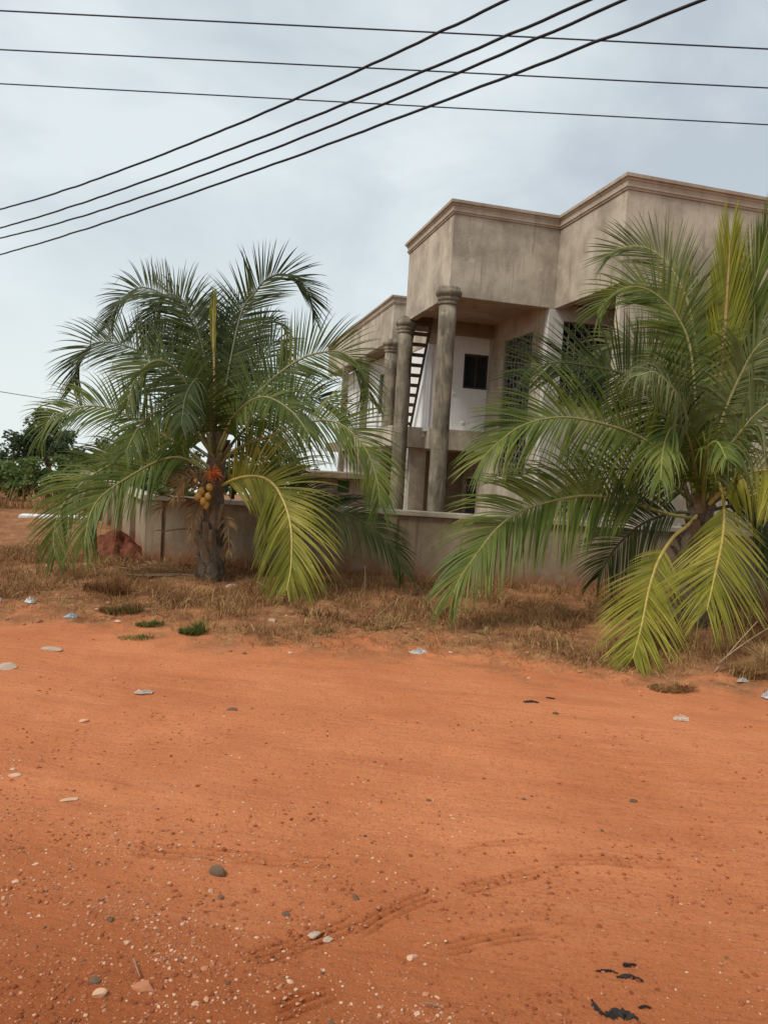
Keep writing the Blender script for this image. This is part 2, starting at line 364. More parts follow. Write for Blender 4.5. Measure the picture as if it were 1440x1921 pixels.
# west wall of the porch, X=7.45, with tall window and door
ww = MB(); X0, X1 = 7.62, 7.8
WY0, WY1, WZ0, WZ1 = 15.84, 17.42, 2.08, 5.5
DY0, DY1, DZ = 18.6, 19.75, 2.0
ww.box(X0, X1, 15.3, WY0, -.1, 6.02); ww.box(X0, X1, WY0, WY1, -.1, WZ0); ww.box(X0, X1, WY0, WY1, WZ1, 6.02)
ww.box(X0, X1, WY1, DY0, -.1, 6.02); ww.box(X0, X1, DY0, DY1, DZ, 3.1); ww.box(X0, X1, DY1, 20.1, -.1, 3.1)
ww.build('wall', CEM, H)
# white front wall behind the notch, with window
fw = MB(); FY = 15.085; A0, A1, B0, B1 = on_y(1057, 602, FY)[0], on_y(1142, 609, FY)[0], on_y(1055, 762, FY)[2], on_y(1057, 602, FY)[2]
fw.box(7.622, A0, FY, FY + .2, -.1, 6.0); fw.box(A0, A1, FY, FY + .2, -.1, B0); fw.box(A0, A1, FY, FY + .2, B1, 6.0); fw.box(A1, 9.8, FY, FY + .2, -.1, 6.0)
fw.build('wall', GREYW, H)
# front block wall
g = MB(); g.box(9.6, 9.78, 12.8, 15.08, -.1, 6.03); g.box(7.86, 8.05, 12.62, 12.8, -.1, 6.03)
g.box(8.05, 11.0, 12.62, 12.8, -.1, 6.03); g.box(11.0, 12.9, 12.62, 12.8, -.1, 3.6); g.box(11.0, 12.9, 12.62, 12.8, 5.15, 6.03); g.box(12.9, 16.8, 12.62, 12.8, -.1, 6.03)
g.build('wall', CEM, H)
# inner body so nothing is seen through
ib = MB(); ib.box(7.81, 16.6, 15.3, 35.8, -.1, 6.4); ib.build('inner_wall', CEMB, H)
# upper back wall with black window, X 6.1..7.45
BY = 18.39; bw = MB(); U0 = on_y(869, 700, BY)[0]; U1 = on_y(916, 700, BY)[0]; UZ0, UZ1 = on_y(890, 730, BY)[2], on_y(893, 665, BY)[2]
XS0, XS1 = on_y(799.5, 720, BY)[0], on_y(807, 720, BY)[0]
bw.box(XS1, U0, BY, BY + .18, 3.14, 6.5); bw.box(U0, U1, BY, BY + .18, 3.14, UZ0); bw.box(U0, U1, BY, BY + .18, UZ1, 6.5); bw.box(U1, 7.618, BY, BY + .18, 3.14, 6.5)
bw.build('wall', WHITE, H)
sw = MB(); sw.box(XS0, XS1 - .002, BY - .04, BY + .16, 3.14, 5.73); sw.box(XS0 + .03, XS1 - .01, BY + .17, 21.2, 3.0, 5.4); sw.build('wall', WHITE, H)
sb = MB(); sb.box(XS0 + .01, XS1 + .1, BY + .2, 21.2, 5.402, 6.5); sb.box(XS0 - .03, XS1 + .06, BY - .1, BY - .042, 5.42, 5.73); sb.build('wall_beam', CEM, H)
# floor slab edge between the storeys
SF = 18.2; ZT, ZB = on_y(880, 808, SF)[2], on_y(871, 846, SF)[2]
sl = MB(); sl.box(XS1 - .03, 7.618, SF, 19.8, ZB, ZT); sl.box(5.1, XS1 - .032, 18.6, 19.8, ZB + .02, ZT + .02); sl.box(5.1, XS1 - .032, 19.82, 24, ZB + .02, ZT + .01)
sl.build('floor_slab', CEM, H, bevel=.008)
# ground floor walls under the slab
LY = 19.84; lo = MB(); SX0 = on_y(831, 890, LY)[0]; SX1 = on_y(838.5, 890, LY)[0]; SZ0, SZ1 = on_y(835, 916, LY)[2], on_y(835, 871, LY)[2]
lo.box(6.25, SX0, LY, LY + .18, -.1, ZB - .003); lo.box(SX0, SX1, LY, LY + .18, -.1, SZ0); lo.box(SX0, SX1, LY, LY + .18, SZ1, ZB - .003); lo.box(SX1, 7.618, LY, LY + .18, -.1, ZB - .003)
lo.build('wall', CEMB, H)
PX0, PX1 = on_y(767, 900, 18.8)[0], on_y(796, 900, 18.8)[0]
pl = MB(); pl.box(PX0, PX1, 18.8, 19.05, -.1, ZB + .017); pl.box(PX1, PX1 + .04, 19.05, LY, -.1, ZB - .003); pl.build('pillar', CEM, H)
wd = MB(); wd.box(PX0 - .3, PX0 - .004, 19.0, 19.06, -.1, 2.1); wd.build('side_door', WHITE, H)
gr = MB()
for k in range(4): gr.box(PX0 - .28 + k * .08, PX0 - .265 + k * .08, 19.02, 19.035, 2.1, 2.36)
gr.box(PX0 - .3, PX0 - .004, 19.018, 19.038, 2.1, 2.118); gr.box(PX0 - .3, PX0 - .004, 19.018, 19.038, 2.34, 2.36); gr.build('vent_grille', WHITE, H)
# windows
def window(axis, c, a0, a1, z0, z1, bars=True, glass=GLASS, depth=.09, sgn=1, nb=9, nr=14):
    """axis 'x': opening in a wall of constant x; c the outer face; depth goes into the wall"""
    def bx(mb, u0, u1, v0, v1, w0, w1):
        if axis == 'x': mb.box(v0, v1, u0, u1, w0, w1)
        else: mb.box(u0, u1, v0, v1, w0, w1)
    fr = MB(); t_ = .05; d0, d1 = c + depth, c + depth + .05
    bx(fr, a0, a0 + t_, d0, d1, z0, z1); bx(fr, a1 - t_, a1, d0, d1, z0, z1); bx(fr, a0 + t_, a1 - t_, d0, d1, z0, z0 + t_); bx(fr, a0 + t_, a1 - t_, d0, d1, z1 - t_, z1)
    mid = (a0 + a1) / 2; bx(fr, mid - .02, mid + .02, d0, d1, z0 + t_, z1 - t_)
    f = fr.build('window', FRAME, H)
    gl = MB(); bx(gl, a0 + t_, a1 - t_, d1 + .003, d1 + .012, z0 + t_, z1 - t_); gl.build('pane', glass, f)
    if bars:
        gb = MB(); e0 = c + depth - .055
        for k in range(nb + 1):
            u = a0 + (a1 - a0) * k / nb; u = min(max(u, a0 + .008), a1 - .008); bx(gb, u - .007, u + .007, e0, e0 + .014, z0, z1)
        for k in range(nr + 1):
            w = z0 + (z1 - z0) * k / nr; w = min(max(w, z0 + .008), z1 - .008); bx(gb, a0, a1, e0 + .015, e0 + .027, w - .006, w + .006)
        for k in range(nb):         # scroll work between the bars
            for r in range(nr):
                if (k + r) % 2: continue
                u = a0 + (a1 - a0) * (k + .5) / nb; w = z0 + (z1 - z0) * (r + .5) / nr; hw = (a1 - a0) / nb * .38; hh = (z1 - z0) / nr * .38
                pts = []
                for s_ in range(9):
                    an = s_ * math.pi / 4; q_ = (u + hw * math.cos(an), e0 + .02, w + hh * math.sin(an))
                    pts.append((q_[1], q_[0], q_[2]) if axis == 'x' else q_)
                gb.tube(pts, .006, 4, cap=False)
        gb.build('window_grille', IRON, f)
    return f
window('x', 7.62, WY0, WY1, WZ0, WZ1, nb=8, nr=22)
sill = MB(); sill.box(7.54, 7.619, WY0 - .05, WY1 + .05, WZ0 - .09, WZ0); sill.build('window_sill', WHITE, H)
window('y', FY, A0, A1, B0, B1, nb=7, nr=11)
window('y', 12.62, 11.0, 12.9, 3.6, 5.15, nb=10, nr=8)
window('y', BY, U0, U1, UZ0, UZ1, bars=False, depth=.03)
window('y', LY, SX0, SX1, SZ0, SZ1, bars=False, depth=.05)
df = MB(); df.box(7.61, 7.73, DY0, DY0 + .05, 0, DZ); df.box(7.61, 7.73, DY1 - .05, DY1, 0, DZ); df.box(7.61, 7.73, DY0 + .05, DY1 - .05, DZ - .05, DZ)
df.build('door_frame', CEM, H)
dd = MB(); dd.box(7.745, 7.77, DY0 + .05, DY1 - .05, 0, DZ - .05); dl = dd.build('door', GLASS, H)
dgb = MB()
for k in range(9): dgb.box(7.74, 7.744, DY0 + .08 + k * .12, DY0 + .10 + k * .12, .05, DZ - .08)
dgb.build('door_bars', IRON, dl)
for px, py in ((851, 738), (867, 792)):
    p = on_y(px, py, BY); e_ = MB(); e_.box(p[0] - .045, p[0] + .045, BY - .022, BY - .002, p[2] - .035, p[2] + .035); e_.build('wall_switch', plain('switch_plastic', (.8, .8, .78), .4, var=.03), H, bevel=.004)
# round columns with ringed capitals
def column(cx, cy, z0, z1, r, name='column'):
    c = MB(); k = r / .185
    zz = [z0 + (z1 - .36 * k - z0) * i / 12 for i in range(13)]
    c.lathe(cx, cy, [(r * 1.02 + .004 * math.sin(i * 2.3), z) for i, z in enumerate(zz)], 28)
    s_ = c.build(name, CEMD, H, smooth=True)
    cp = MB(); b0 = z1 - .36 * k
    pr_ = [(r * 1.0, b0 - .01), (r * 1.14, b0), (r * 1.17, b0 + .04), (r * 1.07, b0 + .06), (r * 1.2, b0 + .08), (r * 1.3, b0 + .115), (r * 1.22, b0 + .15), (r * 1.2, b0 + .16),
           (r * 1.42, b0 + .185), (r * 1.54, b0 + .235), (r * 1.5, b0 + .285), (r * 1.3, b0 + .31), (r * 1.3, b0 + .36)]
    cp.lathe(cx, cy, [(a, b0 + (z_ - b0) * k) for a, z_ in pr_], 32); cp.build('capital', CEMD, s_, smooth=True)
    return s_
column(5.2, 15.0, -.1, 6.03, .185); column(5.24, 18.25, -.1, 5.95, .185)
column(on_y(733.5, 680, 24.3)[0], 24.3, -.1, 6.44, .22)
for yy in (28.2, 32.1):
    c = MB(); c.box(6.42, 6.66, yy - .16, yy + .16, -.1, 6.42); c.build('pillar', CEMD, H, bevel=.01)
# rear wing
rw = MB(); rw.box(7.2, 7.4, 24.3, 27.3, 0, 6.42); rw.box(7.2, 7.4, 27.3, 28.5, 0, 4.2); rw.box(7.2, 7.4, 27.3, 28.5, 5.75, 6.42); rw.box(7.2, 7.4, 28.5, 36, 0, 6.42); rw.build('wall', WHITE, H)
r2 = MB(); r2.box(6.64, 7.19, 24.3, 36, 6.45, 6.6); r2.box(6.5, 7.19, 24.3, 36, 2.7, 3.1); r2.build('veranda_slab', CEMB, H)
window('x', 7.2, 27.3, 28.5, 4.2, 5.75, nb=6, nr=10)
rb = MB(); rb.box(6.75, 7.19, 24.3, 24.5, 3.1, 6.43); rb.build('wall', CEM, H)
# ladder leaning in the porch, top nearer the front
LD = empty('ladder', (5.7, 19.5, 3.13), 'dark wooden ladder leaning on the porch beam behind the columns', 'ladder')
LX = XS0 - .07; pb_, pt_ = on_x(768, 808, LX), on_x(808, 607, LX); dl_ = (pt_ - pb_) / (pt_[2] - pb_[2]); lb = pb_ + dl_ * (ZT + .03 - pb_[2]); lt = pt_ + dl_ * (6.7 - pt_[2])
for dx in (-.42, 0):
    r = MB(); r.tube([lb + [dx, 0, 0], lt + [dx, 0, 0]], .036, 4); r.build('rail', WOODL, LD)
for k in range(14):
    p = lb + (lt - lb) * (.03 + k * .0725); r = MB(); r.box(p[0] - .42, p[0], p[1] - .03, p[1] + .03, p[2] - .046, p[2] + .046); r.build('rung', WOODL, LD)
# low gate house beyond the wall
GH_ = empty('outbuilding', (3.9, 21, 0), 'small low brown outbuilding with flat roof behind the boundary wall', 'outbuilding')
g0 = MB(); g0.box(3.55, 4.1, 21, 23, -.1, 1.72); g0.build('wall', CEMB, GH_)
g0 = MB(); g0.box(4.101, 5.6, 21.3, 23, -.1, 1.7); g0.build('wall', CEM, GH_)
g0 = MB(); g0.box(3.35, 5.7, 20.8, 23.2, 1.73, 1.9); g0.build('roof', CEMB, GH_, bevel=.01)
g0 = MB(); g0.box(4.28, 4.62, 21.27, 21.299, 1.3, 1.65); g0.build('window', plain('green_shutter', (.05, .12, .04), .6), GH_)
# ------------------------------------------------------------------ boundary wall
BW = empty('boundary_wall', (-.75, 14.85, 0), 'long low rendered boundary wall with coping, along the verge', 'wall')
P0, P1 = np.array([-.75, 14.85]), np.array([4.86, 12.97]); wd_ = (P1 - P0) / np.linalg.norm(P1 - P0); wn = np.array([wd_[1], -wd_[0]])  # wn faces the road
def wallbox(mb, a, b, o0, o1, z0, z1, P=P0, d=wd_, n=wn, mi=0):
    q = [P + d * s_ + n * o for s_ in (a, b) for o in (o0, o1)]
    v = [(*q[i], z) for i in range(4) for z in (z0, z1)]
    mb.add(v, [(0, 1, 3, 2), (4, 6, 7, 5), (0, 4, 5, 1), (2, 3, 7, 6), (0, 2, 6, 4), (1, 5, 7, 3)], mi)
w = MB(); wallbox(w, .3, 18, -.17, -.02, -.2, 1.26); w.build('wall_panel', WALLM, BW)
cp = MB(); wallbox(cp, -.06, 18, -.24, .06, 1.262, 1.352); cp.build('coping', CEM, BW, bevel=.008)
w = MB(); wallbox(w, 0, .3, -.2, .03, -.2, 1.26); w.build('pier', WALLM, BW)
for a in (4.6, 9.4, 14):
    w = MB(); wallbox(w, a, a + .26, -.018, .022, -.2, 1.258); w.build('pier', WALLM, BW)
# side run going back from the corner
SW_ = empty('boundary_wall', (-.9, 16, 0), 'side boundary wall with pale piers receding into the plot', 'wall')
Q1 = np.array([-2.05, 20.9]); sd_ = (Q1 - P0) / np.linalg.norm(Q1 - P0); sn = np.array([-sd_[1], sd_[0]])   # sn faces left
w = MB(); wallbox(w, .05, 24, -.22, -.12, -.2, 1.22, P0, sd_, sn); w.build('wall_panel', WALLM, SW_)
cp = MB(); wallbox(cp, .1, 24, -.27, .03, 1.222, 1.32, P0, sd_, sn); cp.build('coping', CEM, SW_)
for k in range(9):
    a = .12 + k * 2.15; w = MB(); wallbox(w, a, a + (1.0 if k else .35), -.118, .0, -.2, 1.221, P0, sd_, sn); w.build('pier', WALLM, SW_)
# ------------------------------------------------------------------ palms
def catmull(P, n):
    P = np.asarray(P, float); Q = np.vstack([2 * P[0] - P[1], P, 2 * P[-1] - P[-2]])
    seg = len(P) - 1; out = []
    for u in np.linspace(0, seg - 1e-6, n):
        i = int(u); t_ = u - i; a, b_, c, d = Q[i], Q[i + 1], Q[i + 2], Q[i + 3]
        out.append(.5 * ((2 * b_) + (-a + c) * t_ + (2 * a - 5 * b_ + 4 * c - d) * t_ ** 2 + (-a + 3 * b_ - 3 * c + d) * t_ ** 3))
    out = np.array(out); s_ = np.concatenate([[0], np.cumsum(np.linalg.norm(np.diff(out, axis=0), axis=1))])
    u = np.linspace(0, s_[-1], n); return np.stack([np.interp(u, s_, out[:, k]) for k in range(3)], 1), s_[-1]
def frond(parent, pts, tone='mid', rho=60, start=.16, lmax=.85, droop=.7, vee=.2, width=.037, gap=.034, r0=.028, ang=(66, 20), kink=.05, seed=0, thin=1.0, flat=None, name='frond'):
    rg = np.random.RandomState(seed)
    C, Lt = catmull(pts, 64); Tn = np.gradient(C, axis=0); Tn /= np.linalg.norm(Tn, axis=1)[:, None]
    mb = MB(); u = np.linspace(0, 1, 64)
    mb.tube(C, r0 * (1 - u) ** .8 * .9 + .006, 6, 1)
    E = CAM - C[0]; E[2] = 0; E /= np.linalg.norm(E); rr = math.radians(rho)
    N0 = math.cos(rr) * np.array([0, 0, 1.]) + math.sin(rr) * E
    n = int(Lt * (1 - start) / gap); K = 7; cl1 = rg.normal(0, 1, 400); cl2 = rg.normal(0, 1, 400)
    prof = np.array([.5, .95, 1, .85, .62, .36, .04])
    Vs = []; Fs = []; cnt = 0
    sp = None
    for side in (1, -1):
        for i in range(n):
            if rg.rand() > thin: continue
            s_ = start + (1 - start) * (i + rg.uniform(-.3, .3)) / n; s_ = min(max(s_, start), .998)
            x = s_ * 63; k = min(int(x), 62); p = C[k] + (C[k + 1] - C[k]) * (x - k); t_ = Tn[k]
            sv = np.cross(t_, N0 + side * 0); ln = np.linalg.norm(sv)
            if ln < .15: sv = np.cross(t_, r_)
            sv /= np.linalg.norm(sv); nv = np.cross(sv, t_)
            q = (s_ - start) / (1 - start)
            a = math.radians(ang[0] + (ang[1] - ang[0]) * q ** 1.4 + rg.normal(0, 1.8) + 4.5 * ang[0] / 66 * np.interp(i / 5, np.arange(400), cl1))
            ll = 1.12 * lmax * (.55 + .45 * min(1, q / .22)) * (1 - .5 * max(0, (q - .5) / .5) ** 1.6) * rg.uniform(.9, 1.06)
            d = math.cos(a) * t_ + math.sin(a) * side * sv + (vee * (1 - .6 * q) + rg.normal(0, .035) + .09 * ang[0] / 66 * np.interp(i / 4, np.arange(400), cl2)) * nv
            d /= np.linalg.norm(d); wv = t_ - d * (t_ @ d); wv /= np.linalg.norm(wv) + 1e-9
            tw = rg.normal(0, .2); wv = wv * math.cos(tw) + np.cross(d, wv) * math.sin(tw)
            g = droop * rg.uniform(.7, 1.35); kk = rg.randint(1, 5) if rg.rand() < kink else 99; g *= .42 + .12 * np.interp(i / 6, np.arange(400), cl2)
            wd2 = width * rg.uniform(.7, 1.2) * (1 - .45 * q); st = ll / (K - 1)
            for j in range(K):
                w2 = wd2 * prof[j] * .5; Vs.append(p + wv * w2); Vs.append(p - wv * w2)
                d = d + np.array([0, 0, -1.]) * g * (.10 + .10 * j) * (1.0 if abs(d[2]) < .95 else .3)
                if j == kk: d = d * .15 + np.array([rg.normal(0, .3), rg.normal(0, .3), -1.])
                d /= np.linalg.norm(d); wv = wv - d * (wv @ d); wv /= np.linalg.norm(wv) + 1e-9
                p = p + d * st
                if p[2] < .04: p[2] = .04
            for j in range(K - 1): Fs.append((cnt + 2 * j, cnt + 2 * j + 1, cnt + 2 * j + 3, cnt + 2 * j + 2))
            cnt += 2 * K
    mb.add(Vs, Fs, 0)
    return mb.build(name, [LEAF[tone], RIB[tone]], parent)
def fr_px(parent, depth0, pts, dend, depth_pow=1.3, **k):
    n = len(pts); P = []
    cum = np.concatenate([[0], np.cumsum([math.dist(pts[i], pts[i + 1]) for i in range(n - 1)])]); cum = cum / cum[-1]
    for (px, py), s_ in zip(pts, cum): P.append(at(px, py, depth0 + dend * s_ ** depth_pow))
    return frond(parent, P, **k)
TRUNK = plaster('palm_bark', (.085, .058, .038), (.19, .14, .095), (.035, .024, .018), bst=1, k=.08, fs=5)
BOOT = plaster('leaf_base_bark', (.14, .09, .05), (.26, .18, .11), (.06, .04, .025), bst=.7)
def trunk(parent, pts, rads, seed):
    C, Lt = catmull(pts, 40); rg = np.random.RandomState(seed); n = 22; vs = []
    for i in range(40):
        r = np.interp(i / 39, np.linspace(0, 1, len(rads)), rads)
        ring = 1 + .09 * (1 if (i % 3 == 0) else 0) + .10 * (rg.rand() - .5)
        for j in range(n):
            an = 2 * math.pi * j / n; rr = r * ring * (1 + .13 * (vnoise(np.array([j * .8]), np.array([i * .5]), seed)[0] - .5) * 2)
            vs.append(C[i] + rr * np.array([math.cos(an), math.sin(an), 0]) + [0, 0, rg.uniform(-.01, .01)])
    mb = MB(); mb.add(vs, [(i * n + j, i * n + (j + 1) % n, (i + 1) * n + (j + 1) % n, (i + 1) * n + j) for i in range(39) for j in range(n)])
    tr = mb.build('trunk', TRUNK, parent, smooth=True)
    for k in range(34):      # cut and broken leaf bases wrapped round the trunk
        u = rg.uniform(.0, .9); c = C[int(u * 39)]; r = np.interp(u, np.linspace(0, 1, len(rads)), rads); an = rg.uniform(0, 2 * math.pi)
        o = np.array([math.cos(an), math.sin(an), 0]); s_ = np.array([-o[1], o[0], 0]); ln = rg.uniform(.15, .5); b_ = MB(); v = []
        for j in range(6):
            q = j / 5; cc = c + o * (r * .95 + .16 * q ** 1.4) + np.array([0, 0, ln * q]); wv = .11 * (1 - .55 * q)
            v += [cc - s_ * wv - o * .05, cc + o * .035 * (1 - .5 * q), cc + s_ * wv - o * .05, cc - o * .06]
        b_.add(v, [(4 * j + a, 4 * j + (a + 1) % 4, 4 * j + 4 + (a + 1) % 4, 4 * j + 4 + a) for j in range(5) for a in range(4)] + [(3, 2, 1, 0), (20, 21, 22, 23)])
        b_.build('leaf_base', BOOT, parent, smooth=False, bevel=.006)
    return tr
PA = empty('coconut_palm', (.43, 12.66, 0), 'bushy coconut palm with orange flowers and yellow coconuts beside the wall corner', 'palm tree', 'coconut palms in front of the boundary wall')
D1 = 12.45
trunk(PA, [at(393, 1098, D1), at(397, 1030, D1), at(400, 950, D1), at(404, 870, D1), at(405, 800, D1)], [.24, .21, .17, .14, .11], 3)
FA = [  # photo course of each rib, depth reach of the tip (+ away), options
 ([(400, 850), (392, 720), (375, 630), (350, 572), (318, 553), (290, 590), (276, 655)], .9, dict(tone='dark', rho=62, droop=.8, lmax=.85)),
 ([(401, 850), (388, 690), (352, 590), (305, 552), (262, 540), (226, 566), (204, 612)], 1.6, dict(tone='dark', rho=72, droop=.45)),
 ([(399, 855), (340, 735), (275, 668), (217, 644), (176, 645), (149, 674), (137, 730)], .5, dict(tone='dark', rho=66, droop=.55, lmax=.9)),
 ([(396, 880), (342, 838), (244, 782), (189, 763), (147, 765), (97, 785), (78, 824)], -.5, dict(tone='fresh', rho=60, droop=.8, lmax=.78)),
 ([(400, 860), (380, 785), (342, 708), (308, 678), (280, 682), (254, 710), (238, 765)], -1.2, dict(tone='mid', rho=52, droop=.9, lmax=.75)),
 ([(403, 840), (402, 700), (400, 620), (401, 560)], .2, dict(tone='young', rho=90, droop=.02, ang=(8, 4), lmax=.4, start=.62, vee=0, kink=0)),
 ([(408, 850), (425, 720), (452, 590), (476, 552), (500, 524), (532, 514), (562, 530), (581, 556), (590, 596)], 1.0, dict(tone='dark', rho=66, droop=.3, start=.22, lmax=.75)),
 ([(408, 855), (425, 790), (452, 718), (494, 664), (516, 640), (532, 650), (537, 690)], 1.5, dict(tone='dark', rho=60, droop=.7, lmax=.75)),
 ([(408, 860), (445, 780), (511, 711), (567, 672), (622, 659), (652, 668), (678, 696), (694, 752)], .3, dict(tone='mid', rho=64, droop=.55, lmax=.85)),
 ([(408, 865), (470, 795), (539, 752), (582, 745), (622, 760), (650, 795)], 1.3, dict(tone='dark', rho=60, droop=.8)),
 ([(408, 875), (440, 845), (500, 820), (567, 794), (622, 790), (660, 812), (690, 850), (708, 905), (712, 945)], -.9, dict(tone='fresh', rho=66, droop=.8, lmax=.9)),
 ([(405, 915), (448, 897), (486, 894), (514, 910), (535, 948), (546, 995), (546, 1060), (538, 1108)], -1.5, dict(tone='bright', rho=78, droop=.7, lmax=1.12, start=.08, gap=.028, ang=(60, 16))),
 ([(408, 905), (470, 905), (540, 925), (600, 950), (655, 967), (705, 997), (737, 1030), (756, 1072)], -.5, dict(tone='dark', rho=50, droop=1.1, lmax=.8)),
 ([(400, 905), (369, 868), (325, 848), (267, 848), (215, 868), (165, 898), (120, 945), (102, 1000), (104, 1045)], -.8, dict(tone='fresh', rho=62, droop=.9, lmax=.8)),
 ([(400, 895), (350, 862), (305, 862), (245, 893), (192, 930), (170, 965), (158, 1020)], -1.3, dict(tone='fresh', rho=55, droop=1.0, lmax=.95, ang=(58, 16))),
 ([(404, 850), (432, 730), (462, 650), (490, 610), (520, 605), (540, 625)], 2.2, dict(tone='dark', rho=60, droop=.5, lmax=.65)),
 ([(404, 850), (380, 740), (345, 660), (310, 620), (270, 610), (240, 640)], 2.0, dict(tone='dark', rho=60, droop=.7, lmax=.7)),
 ([(404, 855), (440, 780), (492, 745), (545, 770), (580, 815)], -1.6, dict(tone='mid', rho=45, droop=1.0, lmax=.7)),
 ([(403, 860), (350, 790), (300, 772), (262, 800), (235, 850)], -1.5, dict(tone='mid', rho=45, droop=1.1, lmax=.7)),
 ([(404, 845), (408, 720), (425, 630), (446, 575), (468, 560)], 1.2, dict(tone='dark', rho=70, droop=.4, lmax=.65)),
 ([(404, 855), (395, 770), (375, 712), (350, 740), (340, 800)], -2.1, dict(tone='dark', rho=55, droop=.9, lmax=.6)),
 ([(404, 865), (460, 850), (520, 860), (560, 890), (585, 930)], 2.0, dict(tone='dark', rho=50, droop=.9, lmax=.75)),
 ([(404, 865), (350, 830), (290, 815), (240, 835), (200, 880)], 2.0, dict(tone='dark', rho=55, droop=.8, lmax=.75)),
 ([(392, 935), (360, 900), (330, 885), (305, 880)], -.3, dict(tone='dead', rho=50, droop=1.4, lmax=.45, start=.2, thin=.5)),
 ([(390, 950), (350, 935), (320, 938), (300, 955)], -.2, dict(tone='dead', rho=50, droop=1.4, lmax=.4, start=.25, thin=.4)),
 ([(385, 1000), (355, 992), (325, 994), (304, 998)], -.3, dict(tone='dead', rho=50, droop=1.4, lmax=.2, start=.9, thin=.2, r0=.022)),
 ([(402, 930), (372, 898), (345, 900), (325, 935)], -.5, dict(tone='dead', rho=50, droop=1.6, lmax=.35, thin=.6)),
 ([(400, 940), (382, 930), (365, 960), (358, 1010)], -.5, dict(tone='dead', rho=50, droop=1.6, lmax=.25, thin=.6)),
 ([(403, 945), (415, 960), (428, 990), (430, 1040)], -.4, dict(tone='dead', rho=50, droop=1.6, lmax=.22, thin=.5)),
]
for i, (p, de, k) in enumerate(FA): fr_px(PA, D1 - .1, p, de, seed=100 + i, **k)
# coconuts and flower spray
NUT = island_mat('coconut_husk', [(.34, .17, .03), (.46, .24, .045), (.28, .20, .05)], .45, .4)
def blob(c, r, sx=1, sy=1, sz=1, seed=0, n=10, m_=14, rough=.05):
    rg = np.random.RandomState(seed); v = []; f = []
    for i in range(n + 1):
        th = math.pi * i / n
        for j in range(m_):
            ph = 2 * math.pi * j / m_; k = 1 + rough * (vnoise(np.array([i * .9]), np.array([j * .9 % m_]), seed)[0] - .5) * 2
            v.append(np.array(c) + r * k * np.array([sx * math.sin(th) * math.cos(ph), sy * math.sin(th) * math.sin(ph), sz * math.cos(th)]))
    f = [(i * m_ + j, i * m_ + (j + 1) % m_, (i + 1) * m_ + (j + 1) % m_, (i + 1) * m_ + j) for i in range(n) for j in range(m_)]
    return v, f
for i, (px, py, dd_) in enumerate([(372, 932, -.5), (381, 941, -.55), (390, 932, -.5), (386, 948, -.5), (378, 922, -.45), (393, 915, -.4), (367, 903, -.3)]):
    v, f = blob(at(px, py, D1 + dd_), .056 if i < 6 else .04, 1, .92, 1.25, i, rough=.16); mb = MB(); mb.add(v, f); mb.build('coconut', NUT, PA, smooth=True)
FL = plain('orange_flower', (.42, .10, .02), .8, var=.4, scale=60); rg = np.random.RandomState(5); mb = MB(); c0 = at(400, 886, D1 - .42)
for i in range(60):
    d = rg.normal(size=3); d /= np.linalg.norm(d); d[2] -= .1; p1 = c0 + d * .06; p2 = c0 + d * rg.uniform(.12, .19) + [0, 0, -.02]; mb.tube([c0, p1, p2], [.008, .008, .005], 4)
mb.build('flower_spray', FL, PA)
PB = empty('coconut_palm', (7.4, 9.4, 0), 'large coconut palm with upright young frond and yellow fronds sweeping onto the verge', 'palm tree', 'coconut palms in front of the boundary wall')
D2 = 11.12
trunk(PB, [at(1292, 1175, D2), at(1298, 1100, D2), at(1306, 1020, D2), at(1314, 950, D2), at(1322, 880, D2)], [.30, .26, .22, .18, .12], 8)
